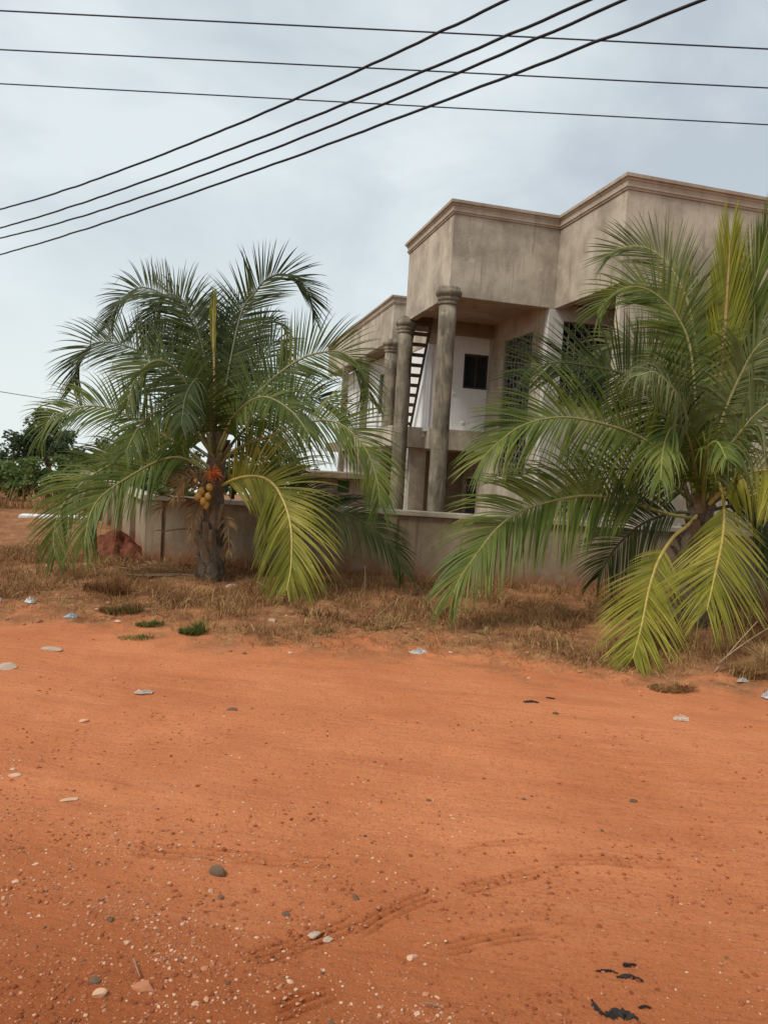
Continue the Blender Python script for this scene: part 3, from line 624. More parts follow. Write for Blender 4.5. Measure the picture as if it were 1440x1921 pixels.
FB = [
 ([(1322, 960), (1335, 850), (1347, 750), (1358, 625), (1366, 500), (1368, 450)], -.1, dict(tone='young', rho=88, droop=.01, ang=(15, 7), lmax=1.15, start=.26, vee=0, r0=.055, gap=.024, kink=0, width=.034)),
 ([(1306, 930), (1276, 840), (1222, 748), (1166, 703), (1132, 692), (1090, 684), (1050, 680), (1008, 686), (980, 702)], -.6, dict(tone='dark', rho=72, droop=.3, lmax=.95, start=.22)),
 ([(1306, 940), (1292, 900), (1241, 848), (1183, 813), (1122, 793), (1064, 783), (1015, 787), (972, 802), (932, 832), (902, 862)], -1.3, dict(tone='fresh', rho=68, droop=.7, lmax=1.05, start=.18, gap=.028)),
 ([(1318, 940), (1305, 760), (1293, 650), (1269, 593), (1240, 560), (1206, 540), (1172, 540), (1142, 558), (1120, 588)], .2, dict(tone='fresh', rho=68, droop=.5, lmax=.85, start=.3)),
 ([(1322, 930), (1315, 730), (1295, 590), (1272, 527), (1245, 487), (1214, 466), (1180, 462), (1153, 470), (1134, 486)], .8, dict(tone='pale', rho=72, droop=.25, lmax=.8, start=.3)),
 ([(1328, 940), (1372, 730), (1400, 600), (1422, 500), (1440, 430)], .3, dict(tone='fresh', rho=85, droop=.05, ang=(17, 8), lmax=1.15, start=.26, kink=0)),
 ([(1310, 975), (1244, 962), (1178, 940), (1100, 930), (1036, 940), (980, 958), (935, 988), (898, 1034), (865, 1080), (850, 1112)], -1.4, dict(tone='fresh', rho=72, droop=1.0, lmax=1.05, start=.22, ang=(62, 16), gap=.027)),
 ([(1312, 960), (1290, 985), (1262, 1008), (1236, 1048), (1218, 1100), (1203, 1172), (1186, 1235)], -2.6, dict(tone='bright', rho=80, droop=.35, lmax=1.0, start=.3, gap=.034, r0=.024, ang=(40, 12), width=.028, kink=.12, vee=.05)),
 ([(1316, 950), (1332, 918), (1347, 905), (1357, 953), (1354, 1011), (1340, 1078), (1325, 1145)], -2.2, dict(tone='bright', rho=84, droop=.3, lmax=1.15, start=.3, gap=.034, r0=.024, ang=(38, 12), width=.028, kink=.12, vee=.05)),
 ([(1320, 945), (1345, 870), (1385, 815), (1425, 770), (1462, 752), (1500, 790)], -1.4, dict(tone='pale', rho=45, droop=2.6, lmax=.9, start=.15, width=.042)),
 ([(1320, 955), (1365, 912), (1415, 885), (1465, 890), (1505, 950)], -2.0, dict(tone='bright', rho=60, droop=1.2, lmax=.9, start=.15, width=.038)),
 ([(1316, 950), (1302, 840), (1272, 745), (1230, 700), (1195, 705)], -1.5, dict(tone='pale', rho=50, droop=2.4, lmax=.75, start=.3, kink=.4)),
 ([(1312, 955), (1250, 905), (1180, 880), (1120, 892), (1062, 935)], -.2, dict(tone='dark', rho=60, droop=.9, lmax=.85)),
 ([(1312, 965), (1262, 962), (1200, 985), (1152, 1030), (1120, 1085)], .9, dict(tone='dark', rho=60, droop=.8, lmax=.8)),
 ([(1320, 960), (1385, 950), (1440, 985), (1475, 1050), (1490, 1110)], .7, dict(tone='dark', rho=60, droop=.9, lmax=.9)),
 ([(1322, 940), (1365, 790), (1410, 700), (1460, 655), (1510, 660)], .6, dict(tone='fresh', rho=62, droop=.8, lmax=.9)),
 ([(1316, 945), (1290, 800), (1245, 700), (1200, 650), (1150, 645), (1115, 670)], 1.0, dict(tone='pale', rho=62, droop=.8, lmax=.8)),
 ([(1322, 940), (1350, 800), (1395, 690), (1430, 640), (1470, 630)], -1.0, dict(tone='pale', rho=50, droop=1.2, lmax=.8)),
 ([(1318, 950), (1300, 860), (1310, 790), (1340, 770), (1370, 800)], 1.8, dict(tone='dark', rho=50, droop=1, lmax=.7)),
 ([(1314, 955), (1302, 870), (1285, 812), (1262, 800), (1244, 840), (1238, 900)], -1.5, dict(tone='fresh', rho=55, droop=1.6, lmax=.75, kink=.35, ang=(50, 20))),
 ([(1318, 955), (1320, 880), (1328, 838), (1345, 830), (1362, 862)], -1.7, dict(tone='fresh', rho=55, droop=1.6, lmax=.6, kink=.35, ang=(50, 20))),
 ([(1320, 955), (1370, 925), (1410, 935), (1445, 985), (1455, 1050)], -.4, dict(tone='dark', rho=60, droop=.9, lmax=.85)),
 ([(1324, 935), (1350, 730), (1380, 600), (1420, 560), (1465, 560)], 1.2, dict(tone='fresh', rho=66, droop=.6, lmax=.85)),
 ([(1322, 935), (1322, 760), (1318, 640), (1305, 570), (1285, 520)], 1.2, dict(tone='pale', rho=80, droop=.15, lmax=.7, start=.4, ang=(35, 12))),
]
for i, (p, de, k) in enumerate(FB): fr_px(PB, D2 - .1, p, de, seed=300 + i, **k)
# ------------------------------------------------------------------ overhead lines
def line(name, pts, z, r, m_, label, group, wob=0, ext=1.2):
    A, B, M_ = on_z(*pts[0], z), on_z(*pts[2], z), pts[1]
    nrm = np.cross(B - A, [0, 0, 1.]); d = ray(*M_); k = ((A - CAM) @ nrm) / (d @ nrm); Q = CAM + d * k
    u0 = np.dot(Q - A, B - A) / np.dot(B - A, B - A); sag = (Q[2] - z) / (u0 * (1 - u0))
    sag = min(sag, 0) if name != 'x' else sag
    us = np.linspace(-ext, 1 + ext, 240); P = np.array([A + (B - A) * u for u in us]); P[:, 2] = z + sag * us * (1 - us)
    if wob:
        P[:, 2] += wob * (vnoise(us * 45, us * 0, 7) - .5); P[:, 0] += wob * (vnoise(us * 40, us * 0 + 3, 9) - .5)
    mb = MB(); mb.tube(P, r, 8); o = mb.build(name, m_, None, smooth=True, origin=tuple(P[120])); tag(o, label, 'cable' if r > .013 else 'wire', group); return o
gT, gK = 'thin power wires crossing the sky', 'thick black cables slanting across the sky'
line('power_wire', ((0, 20), (720, 53), (1440, 92)), 8.5, .0115, WIREM, 'topmost of three thin near level wires across the sky', gT)
line('power_wire', ((0, 93), (720, 126), (1440, 165)), 8.5, .0115, WIREM, 'middle of three thin near level wires across the sky', gT)
line('power_wire', ((0, 157), (720, 194), (1440, 234)), 8.5, .0115, WIREM, 'lowest of three thin near level wires across the sky', gT)
line('power_cable', ((0, 393), (480, 218), (950, 0)), 7.5, .0175, CABLE, 'uppermost of four thick black slanting cables', gK, .012)
line('power_cable', ((0, 428), (500, 254), (1105, 0)), 7.5, .0185, CABLE, 'second from top of four thick black slanting cables', gK, .012)
line('power_cable', ((0, 447), (500, 284), (1170, 0)), 7.5, .0185, CABLE, 'third from top of four thick black slanting cables', gK, .012)
line('power_cable', ((0, 478), (500, 313), (1318, 0)), 7.5, .0195, CABLE, 'lowest of four thick black slanting cables, just above palm crown', gK, .015)
line('service_wire', ((-60, 725), (40, 741), (150, 758)), 4.2, .013, WIREM, 'single faint wire low at the left above the distant trees', None, ext=.8)
# ------------------------------------------------------------------ stuff scattered on the ground
STONE = {'pale': island_mat('stone_pale', [(.46, .22, .12), (.56, .33, .20), (.62, .43, .29)], .9), 'dark': island_mat('stone_dark', [(.09, .055, .038), (.14, .09, .06), (.20, .13, .085)], .95, .1),
         'red': island_mat('stone_red', [(.28, .10, .05), (.40, .16, .08), (.48, .22, .12)], .9), 'white': island_mat('stone_white', [(.38, .26, .18), (.50, .38, .29)], .85)}
ICO = None
def ico():
    t_ = (1 + 5 ** .5) / 2; v = np.array([(-1, t_, 0), (1, t_, 0), (-1, -t_, 0), (1, -t_, 0), (0, -1, t_), (0, 1, t_), (0, -1, -t_), (0, 1, -t_), (t_, 0, -1), (t_, 0, 1), (-t_, 0, -1), (-t_, 0, 1)], float)
    v /= np.linalg.norm(v[0]); f = [(0, 11, 5), (0, 5, 1), (0, 1, 7), (0, 7, 10), (0, 10, 11), (1, 5, 9), (5, 11, 4), (11, 10, 2), (10, 7, 6), (7, 1, 8), (3, 9, 4), (3, 4, 2), (3, 2, 6), (3, 6, 8), (3, 8, 9), (4, 9, 5), (2, 4, 11), (6, 2, 10), (8, 6, 7), (9, 8, 1)]
    return v, np.array(f)
IV, IF = ico()
def gravel(name, n, seed, mats, wts, label, smin, smax, fn):
    rg = np.random.RandomState(seed); vs, fs, mi = [], [], []; k = 0
    P = fn(rg, n); hh = height(P[:, 0], P[:, 1])
    for i in range(len(P)):
        s_ = smin * (smax / smin) ** (rg.rand() ** 2.6); a = rg.uniform(0, 6.28); sc = np.array([1, rg.uniform(.55, 1), rg.uniform(.3, .65)]) * s_
        v = IV * (1 + rg.uniform(-.28, .28, (12, 1))) * sc; c, s2 = math.cos(a), math.sin(a); v = np.stack([v[:, 0] * c - v[:, 1] * s2, v[:, 0] * s2 + v[:, 1] * c, v[:, 2]], 1)
        vs.append(v + [P[i, 0], P[i, 1], hh[i] + sc[2] * .25]); fs.append(IF + 12 * i); mi += [rg.choice(len(mats), p=wts)] * 20
    V_ = np.concatenate(vs); F_ = np.concatenate(fs); me = bpy.data.meshes.new(name); me.from_pydata(V_.tolist(), [], F_.tolist())
    for m_ in mats: me.materials.append(m_)
    me.polygons.foreach_set('material_index', mi); o = bpy.data.objects.new(name, me); COL.objects.link(o); tag(o, label, kind='stuff', cat='gravel'); return o
def road_pts(rg, n):
    out_ = []
    while len(out_) < n:
        px, py = rg.uniform(-150, 1590), 1190 + 760 * rg.rand() ** .75; p = on_z(px, py, 0)
        if verge(p[0], p[1]) > .1: continue
        c = fbm(p[0] * 1.7, p[1] * 1.7, 3, 77); dens = (.7 * sst((c - .36) / .3) + .22) * (1.0 if px < 620 else (.5 if px < 850 else .07)) * (1.0 if py > 1500 else .45)
        if rg.rand() < dens: out_.append((p[0] + rg.normal(0, .01), p[1] + rg.normal(0, .01)))
    return np.array(out_)
gravel('gravel', 11000, 1, [STONE['pale'], STONE['red'], STONE['dark']], [.36, .56, .08], 'loose pale and reddish gravel scattered over the orange road', .0018, .011, road_pts)
gravel('gravel', 130, 2, [STONE['pale'], STONE['red'], STONE['dark']], [.60, .28, .12], 'larger loose pebbles dotted over the orange road', .008, .019, road_pts)
def crumb_pts(rg, n):
    out_ = []
    while len(out_) < n:
        px, py = rg.uniform(-150, 1590), 1190 + 760 * rg.rand() ** .9; p = on_z(px, py, 0)
        if verge(p[0], p[1]) > .3: continue
        if rg.rand() < .15 + .9 * sst((fbm(along(p[0], p[1]) * .9, p[1] * 3.2, 4, 87) - .42) / .2): out_.append((p[0], p[1]))
    return np.array(out_)
STONE['clod'] = island_mat('soil_clod', [(.17, .05, .022), (.28, .085, .036), (.42, .15, .07)], .98, .05)
gravel('soil_crumbs', 9000, 4, [STONE['clod'], STONE['red']], [.8, .2], 'fine red brown soil crumbs strewn along the wheel paths of the road', .002, .016, crumb_pts)
def verge_pts(rg, n):
    out_ = []
    while len(out_) < n:
        p = np.array([rg.uniform(-6, 9), rg.uniform(5.5, 16)])
        if verge(p[0], p[1]) < -.1 or (p[1] > 14.6 - .335 * (p[0] + .75) and p[0] > -1): continue
        out_.append(p)
    return np.array(out_)
gravel('rubble', 900, 3, [STONE['red'], STONE['pale'], STONE['dark']], [.7, .12, .18], 'reddish soil lumps lying in the dry verge', .01, .05, verge_pts)
def stone(px, py, wpx, mkey, label, name='stone', cat='stone', hr=.55, seed=0, ang=0, yr=.7, group=None):
    p = gp(px, py); s_ = wpx / F * np.dot(p - CAM, f_) / 2; rg = np.random.RandomState(seed + 900)
    v, f = IV.copy(), IF; # one subdivision for a chipped, faceted stone
    vv = [tuple(x) for x in v]; nf = []; cache = {}
    def midp(a, b_):
        kk = (min(a, b_), max(a, b_))
        if kk not in cache:
            q = (np.array(vv[a]) + vv[b_]) / 2; q /= np.linalg.norm(q); vv.append(tuple(q)); cache[kk] = len(vv) - 1
        return cache[kk]
    for a, b_, c in f:
        ab, bc, ca = midp(a, b_), midp(b_, c), midp(c, a); nf += [(a, ab, ca), (b_, bc, ab), (c, ca, bc), (ab, bc, ca)]
    v = np.array(vv)
    for _ in range(9):      # cut planes
        n_ = rg.normal(size=3); n_ /= np.linalg.norm(n_); d = v @ n_; h_ = rg.uniform(.42, .72); v = v - np.outer(np.maximum(d - h_, 0), n_)
    v = v * (1 + rg.uniform(-.05, .05, (len(v), 1))); v = v * np.array([s_ * 1.25, s_ * yr * 1.25, s_ * hr * 1.2]); c, s2 = math.cos(ang), math.sin(ang)
    yaw = -YAW; ca, sa = math.cos(ang + yaw), math.sin(ang + yaw)
    v = np.stack([v[:, 0] * ca - v[:, 1] * sa, v[:, 0] * sa + v[:, 1] * ca, v[:, 2]], 1) + [p[0], p[1], p[2] + s_ * hr * .22]
    mb = MB(); mb.add(v, nf); o = mb.build(name, STONE[mkey], None, origin=(p[0], p[1], p[2])); tag(o, label, cat, group); return o
gs = 'loose stones on the orange road'
SL = [(405, 1640, 34, 'dark', 'grey angular stone, biggest on the open road left of centre', .7), (415, 1684, 14, 'dark', 'small black stone just below the big grey stone', .7),
 (396, 1673, 13, 'pale', 'small pink stone between the big grey stone and the black one', .6), (668, 1685, 16, 'dark', 'small blackish stone alone near the middle of the road', .6),
 (538, 1717, 16, 'dark', 'round brown stone near the middle, left of the tyre marks', .8), (272, 1855, 42, 'red', 'long dark red stone lying at the bottom left', .55),
 (179, 1840, 26, 'dark', 'flat greenish black stone left of the long red stone', .4), (188, 1868, 24, 'pale', 'sharp pale stone just below the flat greenish one', .8),
 (592, 1754, 26, 'white', 'whitish flat stone half sunk, lower centre of road', .4), (616, 1764, 22, 'white', 'pale chipped stone right beside the whitish flat one', .4),
 (773, 1797, 20, 'pale', 'rounded pink stone below the tread marks', .6), (525, 1852, 18, 'red', 'reddish lump between the long red stone and small pale pebbles', .6),
 (544, 1842, 13, 'pale', 'bright tiny stone upper right of the reddish lump', .6), (820, 1872, 11, 'pale', 'little pale stone lying right of the bottom centre', .6), (1186, 1504, 16, 'dark', 'grey brown stone alone on the right half of the road', .5),
 (982, 1500, 10, 'dark', 'little black pebble, right of centre on the road', .7), (804, 1502, 10, 'dark', 'tiny black pebble near the centre of the road', .7),
 (436, 1331, 22, 'dark', 'flat grey stone on the road below the grass tuft', .35), (160, 1353, 20, 'pale', 'flat pale stone on the left of the road', .4),
 (10, 1254, 34, 'white', 'white block like stone cut by the left edge of the photo', .6), (1042, 1339, 14, 'dark', 'grey stone below the black scraps at the road edge', .5),
 (1338, 1331, 14, 'red', 'dark red stone at the right road edge', .6), (27, 1456, 22, 'pale', 'flat pinkish stone far left on the road', .3), (130, 1500, 30, 'pale', 'flat pale pink flake on the left of the road', .2),
 (28, 1656, 16, 'pale', 'pale stone at the far left edge, level with the tyre marks', .6), (73, 1718, 9, 'pale', 'small oval light pebble near the left edge', .6), (102, 1219, 44, 'white', 'wide pale flat stone at the left road edge', .16),
 (435, 1102, 22, 'white', 'cream stone at the foot of the coconut palm by the wall', .7), (512, 1166, 16, 'white', 'cream stone lying in the grass below the yellow green frond', .6)]
for i, (px, py, w_, k_, lb_, hr) in enumerate(SL): stone(px, py, w_, k_, lb_, hr=hr, seed=i, ang=(i * 1.3) % 1.2 - .5, group=gs if py > 1180 else None)
# litter
def litter(px, py, wpx, col, label, name='plastic_bag', cat='litter', h=.35, seed=0, rough=.4):
    p = gp(px, py); s_ = wpx / F * np.dot(p - CAM, f_) / 2; n = 12; v = []; rg = np.random.RandomState(seed)
    ph = rg.uniform(0, 6, 4); asp = rg.uniform(.5, .95)
    for i in range(n):
        for j in range(n):
            r_i = i / (n - 1); an = 2 * math.pi * j / n; ro = s_ * (1 + .28 * math.sin(2 * an + ph[0]) + .18 * math.sin(3 * an + ph[1]) + .12 * math.sin(7 * an + ph[2]) + .1 * rg.normal())
            zz_ = s_ * h * .75 * (1 - r_i ** 3) * (.15 + 1.2 * rg.rand()) * (1 + .5 * math.sin(2 * an + ph[3]))
            v.append((ro * r_i * math.cos(an), ro * asp * r_i * math.sin(an), zz_))
    v = np.array(v); c, s2 = math.cos(-YAW), math.sin(-YAW); v = np.stack([v[:, 0] * c - v[:, 1] * s2, v[:, 0] * s2 + v[:, 1] * c, v[:, 2]], 1) + p + [0, 0, .006]
    mb = MB(); mb.add(v, [(i * n + j, i * n + (j + 1) % n, (i + 1) * n + (j + 1) % n, (i + 1) * n + j) for i in range(n - 1) for j in range(n)])
    o = mb.build(name, plain(name + '_film', col, rough, var=.15, scale=30), None, origin=tuple(p)); sm = o.modifiers.new('s', 'SOLIDIFY'); sm.thickness = .003
    tag(o, label, cat); return o
litter(57, 1131, 18, (.50, .52, .53), 'crumpled white plastic litter in dry grass at far left', h=.8, seed=2)
litter(1, 1129, 14, (.50, .50, .51), 'white plastic scrap cut by the left photo edge', h=.8, seed=3)
litter(134, 1158, 24, (.28, .37, .40), 'pale blue plastic scrap on the grassy road edge', h=.5, seed=4)
litter(785, 1226, 30, (.40, .38, .36), 'grey white crushed bottle at the road edge in the middle', 'crushed_bottle', h=.5, seed=5)
litter(270, 1300, 36, (.45, .34, .27), 'dusty translucent plastic sheet scrap on the road', h=.25, seed=6)
litter(1278, 1350, 30, (.50, .38, .28), 'dry tan leaf like scrap at the right road edge', 'dry_husk', h=.4, seed=7, rough=.9)
litter(1438, 1309, 26, (.42, .40, .40), 'grey white bag cut by the right photo edge', h=.8, seed=8)
litter(1392, 1279, 22, (.36, .31, .27), 'dull white scrap under the straw at the right', h=.5, seed=9)
BLK = plain('black_residue', (.035, .028, .024), .95, spec=.08, var=.4)
def patch(pts, wid, label, name='rubber_scrap'):
    P = np.array([gp(*q) for q in pts]); C, Lt = catmull(P, 26); rg = np.random.RandomState(len(pts) + int(pts[0][0])); v = []
    Tn = np.gradient(C, axis=0); Tn /= np.linalg.norm(Tn, axis=1)[:, None]
    for i in range(26):
        s_ = np.array([-Tn[i][1], Tn[i][0], 0]); u = i / 25; w_ = 1.5 * wid * (math.sin(math.pi * min(max(u, .04), .96)) ** .5) * rg.uniform(.3, 1.4)
        w2 = 1.5 * wid * (math.sin(math.pi * min(max(u, .04), .96)) ** .5) * rg.uniform(.3, 1.4); hh = .005 + .008 * rg.rand()
        v += [C[i] - s_ * w_ - [0, 0, .003], C[i] - s_ * w_ * .6 + [0, 0, hh], C[i] + s_ * w2 * .5 + [0, 0, hh * .8], C[i] + s_ * w2 - [0, 0, .003]]
    mb = MB(); mb.add(v, [(4 * i + j, 4 * i + j + 1, 4 * i + 5 + j, 4 * i + 4 + j) for i in range(25) for j in range(3)])
    o = mb.build(name, BLK, None, origin=tuple(P[0])); tag(o, label, 'scrap', 'black scraps on the road'); return o
patch([(1168, 1813), (1180, 1810), (1192, 1812)], .012, 'small black blot, topmost of the scraps at bottom right')
patch([(1117, 1823), (1140, 1822), (1158, 1827)], .006, 'thin crumbly black streak left among the bottom right scraps')
patch([(1156, 1835), (1178, 1832), (1206, 1842)], .012, 'long black lump under the small blot at bottom right')
patch([(1110, 1878), (1120, 1895), (1136, 1906)], .010, 'curved black strip at the bottom edge right of centre')
patch([(1134, 1908), (1165, 1900), (1196, 1912)], .022, 'broad black ragged patch at the very bottom right')
patch([(1197, 1892), (1210, 1889), (1220, 1893)], .006, 'small black crumb trail right of the ragged patch')
patch([(982, 1318), (996, 1316), (1010, 1319)], .03, 'flat black scrap at the road edge, right of centre')
patch([(1023, 1309), (1032, 1310), (1040, 1312)], .015, 'small dark scrap upper right of the flat black scrap')
# sticks and stakes
STK = plain('dry_stick', (.30, .20, .12), .9, scale=10)
def stick(pts, r, label, lift=0, name='dry_stick', cat='stick'):
    P = [gp(px, py) + [0, 0, .02 + lift * 0] if len(q) == 2 else at(px, py, q[2]) for q in pts for px, py in [q[:2]]]
    C, _ = catmull(P, 14); mb = MB(); mb.tube(C, np.linspace(r, r * .6, 14), 6); o = mb.build(name, STK, None, smooth=True, origin=tuple(P[0])); tag(o, label, cat); return o
dS = np.dot(gp(683, 1108) - CAM, f_)
stick([(676, 1130, dS), (685, 1100, dS), (684, 1062, dS)], .018, 'upright broken cane standing in the grass before the wall')
dS = np.dot(gp(483, 1118) - CAM, f_)
stick([(483, 1125, dS), (483, 1090, dS)], .012, 'short upright stake in the grass under the yellow green frond')
stick([(483, 1092, dS), (520, 1115, dS)], .009, 'thin cane leaning off the short upright stake')
stick([(135, 1062), (200, 1064), (265, 1072)], .02, 'long dead frond stalk lying left of the wall corner')
stick([(150, 1072), (230, 1080), (330, 1082)], .022, 'darker dead stalk lying in front of the wall corner')
stick([(246, 1063), (275, 1078), (350, 1080), (400, 1092)], .02, 'curved dead stalk lying from wall corner to palm foot')
stick([(262, 1840), (250, 1806)][::-1], .004, 'tiny pale twig on the road above the flat greenish stone')
stick([(700, 1165), (745, 1128), (790, 1110)], .012, 'bent dry cane leaning in grass between the palms')
stick([(795, 1890), (815, 1893), (826, 1898)], .004, 'thin dark curved twig at the bottom centre right')
dW = np.dot(gp(1340, 1260) - CAM, f_)
for i, (a, b_, lb_) in enumerate([((1338, 1262), (1420, 1165), 'long straw cane slanting up at the right, uppermost'), ((1345, 1245), (1445, 1175), 'long straw cane slanting up at the right, second'), ((1385, 1268), (1440, 1215), 'shorter straw cane low at the right edge'), ((1395, 1290), (1445, 1205), 'steep straw cane at the right photo edge')]):
    stick([(a[0], a[1], dW), ((a[0] + b_[0]) / 2, (a[1] + b_[1]) / 2 - 3, dW + .1), (b_[0], b_[1], dW + .2)], .008, lb_, name='dry_cane')
# dead frond pile under the wall corner (striped light)
dfp = empty('dead_frond', tuple(gp(280, 1070)), 'small dead frond with pale leaflets lying at the foot of the wall corner', 'dead frond')
frond(dfp, [gp(345, 1078) + [0, 0, .05], gp(300, 1072) + [0, 0, .12], gp(262, 1068) + [0, 0, .06]], 'dead', rho=20, start=.1, lmax=.3, droop=.6, gap=.05, r0=.015, name='blade')
# soil mound beside the side wall
mc = gp(212, 1052); v = []; n = 40
for i in range(n):
    for j in range(n):
        a, b_ = i / (n - 1) * 2 - 1, j / (n - 1) * 2 - 1; r2_ = a * a + b_ * b_; hh = .52 * math.exp(-r2_ * 3.2) - .04 * r2_
        hh += .36 * (fbm(np.array([a * 6]), np.array([b_ * 6]), 4, 99)[0] - .5) * max(0, 1 - r2_ * .6)
        v.append((mc[0] - .05 + a * 1.0, mc[1] + 1.0 + b_ * 1.2, hh - .03))
mb = MB(); mb.add(v, [(i * n + j, (i + 1) * n + j, (i + 1) * n + j + 1, i * n + j + 1) for i in range(n - 1) for j in range(n - 1)])
mm_, t, b = mat('red_soil', .95, .1); c = mixc(t, (.13, .042, .026), (.24, .08, .045), ramp(t, noise(t, 9, 6, .7), .35, .65)); t.links.new(c, b.inputs['Base Color']); bump(t, b, noise(t, 25, 6, .7), .8, .05)
tag(mb.build('soil_mound', mm_, None, smooth=False, origin=(mc[0], mc[1] + 1, 0)), 'heap of dark red soil against the side boundary wall', 'soil heap')
# ------------------------------------------------------------------ grass and undergrowth
DRY = island_mat('dry_grass', [(.085, .036, .017), (.17, .08, .035), (.29, .155, .065), (.46, .29, .125)], .9, .1, .15, scale=.8, nv=.5)
DRYL = island_mat('straw', [(.26, .15, .06), (.40, .26, .11), (.56, .41, .19)], .9, .1, .15)
GRN = island_mat('green_grass', [(.05, .085, .015), (.09, .13, .025), (.17, .19, .05)], .8, .2, .25)
def blades(name, P, hmin, hmax, w, mats, wts, label, seed, lean=.7, cat='grass', kind='stuff'):
    rg = np.random.RandomState(seed); n = len(P); z = height(P[:, 0], P[:, 1]); h = hmin + (hmax - hmin) * rg.rand(n) ** 1.8 * P[:, 2]
    a = rg.uniform(0, 2 * math.pi, n); ln = lean * rg.rand(n) ** .7; d = np.stack([np.cos(a), np.sin(a)], 1)
    b_ = rg.uniform(0, 2 * math.pi, n); wv = np.stack([np.cos(b_), np.sin(b_), 0 * b_], 1) * w * rg.uniform(.6, 1.4, n)[:, None]
    V_ = np.zeros((n, 7, 3)); base = np.stack([P[:, 0], P[:, 1], z - .01], 1)
    for k, (u, ww_) in enumerate([(0, 1), (.4, .9), (.75, .6)]):
        c = base + np.stack([d[:, 0] * ln * u ** 1.8 * h * 1.3, d[:, 1] * ln * u ** 1.8 * h * 1.3, h * u * (1 - .45 * ln * u)], 1)
        V_[:, 2 * k] = c - wv * ww_; V_[:, 2 * k + 1] = c + wv * ww_
    V_[:, 6] = base + np.stack([d[:, 0] * ln * h * 1.3, d[:, 1] * ln * h * 1.3, h * (1 - .5 * ln)], 1)
    o7 = (np.arange(n) * 7)[:, None]
    lv = np.concatenate([o7 + [0, 1, 3, 2], o7 + [2, 3, 5, 4], o7 + [4, 5, 6]], 1)    # 11 loops
    me = bpy.data.meshes.new(name); me.vertices.add(n * 7); me.vertices.foreach_set('co', V_.ravel()); me.loops.add(n * 11); me.loops.foreach_set('vertex_index', lv.ravel())
    me.polygons.add(n * 3); st = (np.arange(n) * 11)[:, None] + [0, 4, 8]; me.polygons.foreach_set('loop_start', st.ravel()); me.polygons.foreach_set('loop_total', np.tile([4, 4, 3], n))
    for m_ in mats: me.materials.append(m_)
    me.polygons.foreach_set('material_index', np.repeat(rg.choice(len(mats), n, p=wts), 3)); me.update(calc_edges=True)
    o = bpy.data.objects.new(name, me); COL.objects.link(o); tag(o, label, cat, kind=kind); return o
def behind_wall(x, y): return (x > -.9 - (y - 14.8) * .2) & (y > 14.75 - .335 * (x + .75))
rg = np.random.RandomState(9)
def scatter(n, x0, x1, y0, y1, dens):
    P = np.stack([rg.uniform(x0, x1, n), rg.uniform(y0, y1, n)], 1); k = dens(P[:, 0], P[:, 1])
    keep = (rg.rand(n) < k) & ~behind_wall(P[:, 0], P[:, 1]); return np.concatenate([P[keep], np.clip(k[keep], .25, 1)[:, None]], 1)
dn = lambda x, y: sst((verge(x, y) - .15) / .9) * sst((fbm(x * 1.6, y * 1.6, 4, 71) - .30) / .25) * .9
PG = scatter(240000, -9, 10, 5.0, 16.5, dn)
blades('dry_grass', PG, .03, .32, .0045, [DRY, DRYL], [.76, .24], 'dry brown grass and weeds covering the verge', 21, 1.0)
PS = scatter(150000, -9, 10, 4.4, 13, lambda x, y: sst((verge(x, y) + .6) / 1.2) * sst((2.4 - verge(x, y)) / 1.2) * sst((fbm(x * 3, y * 3, 4, 73) - .36) / .25))
STB = island_mat('turf_stubble', [(.16, .075, .03), (.28, .15, .055), (.38, .235, .085), (.30, .25, .08)], .9, .1, .1, scale=1.2, nv=.5)
blades('dry_grass', PS, .012, .06, .0045, [STB, DRYL], [.85, .15], 'short straw coloured stubble along the road edge', 22, 1.3)
# litter of dead stems lying flat
PF = scatter(16000, -9, 10, 6, 16.5, lambda x, y: sst(verge(x, y) / .8) * .6)
blades('dead_stems', PF, .08, .42, .004, [DRYL, DRY], [.4, .6], 'tangled dead stems lying over the verge', 23, 2.4, cat='dead grass')
PW = scatter(26000, -4, 10, 8, 14.8, lambda x, y: sst(1 - np.abs((14.4 - .335 * (x + .75)) - y) / .9) * sst((fbm(x * 2, y * 2, 3, 79) - .35) / .2))
blades('dry_weeds', PW, .08, .55, .004, [DRY, DRYL], [.75, .25], 'taller brown weeds along the foot of the boundary wall', 24, .8, cat='weeds')
def tuft(px, py, wpx, n, hmax, mats, wts, label, seed, name='grass_tuft', cat='grass tuft', yr=.6, lean=.9, w=.004):
    p = gp(px, py); s_ = wpx / F * np.dot(p - CAM, f_) / 2; r = np.random.RandomState(seed); a = r.uniform(0, 6.28, n); q = r.rand(n) ** .6 * s_
    P = np.stack([p[0] + np.cos(a) * q, p[1] + np.sin(a) * q * yr, np.ones(n)], 1); o = blades(name, P, .03, hmax, w, mats, wts, label, seed, lean, cat, None); return o
tuft(362, 1188, 56, 700, .26, [GRN, DRYL], [.93, .07], 'green grass tuft at the road edge, right of two flatter tufts', 31)
tuft(280, 1174, 52, 500, .13, [GRN, DRYL], [.85, .15], 'low green grass tuft just left of the taller green tuft', 32)
tuft(225, 1146, 80, 700, .22, [GRN, DRY], [.4, .6], 'grey green weed clump in dry grass left of the palm', 33)
tuft(255, 1196, 70, 400, .09, [GRN, DRYL], [.5, .5], 'thin green patch right at the left road edge', 34)
tuft(608, 1186, 46, 260, .10, [GRN, DRYL], [.6, .4], 'faint green patch in grass under the middle of wall', 35)
tuft(828, 1150, 50, 260, .30, [DRYL, GRN], [.7, .3], 'yellowish straw tuft below the left tip of right palm', 36)
tuft(905, 1190, 44, 240, .16, [DRYL], [1], 'pale straw tuft on the verge under right palm tip', 37)
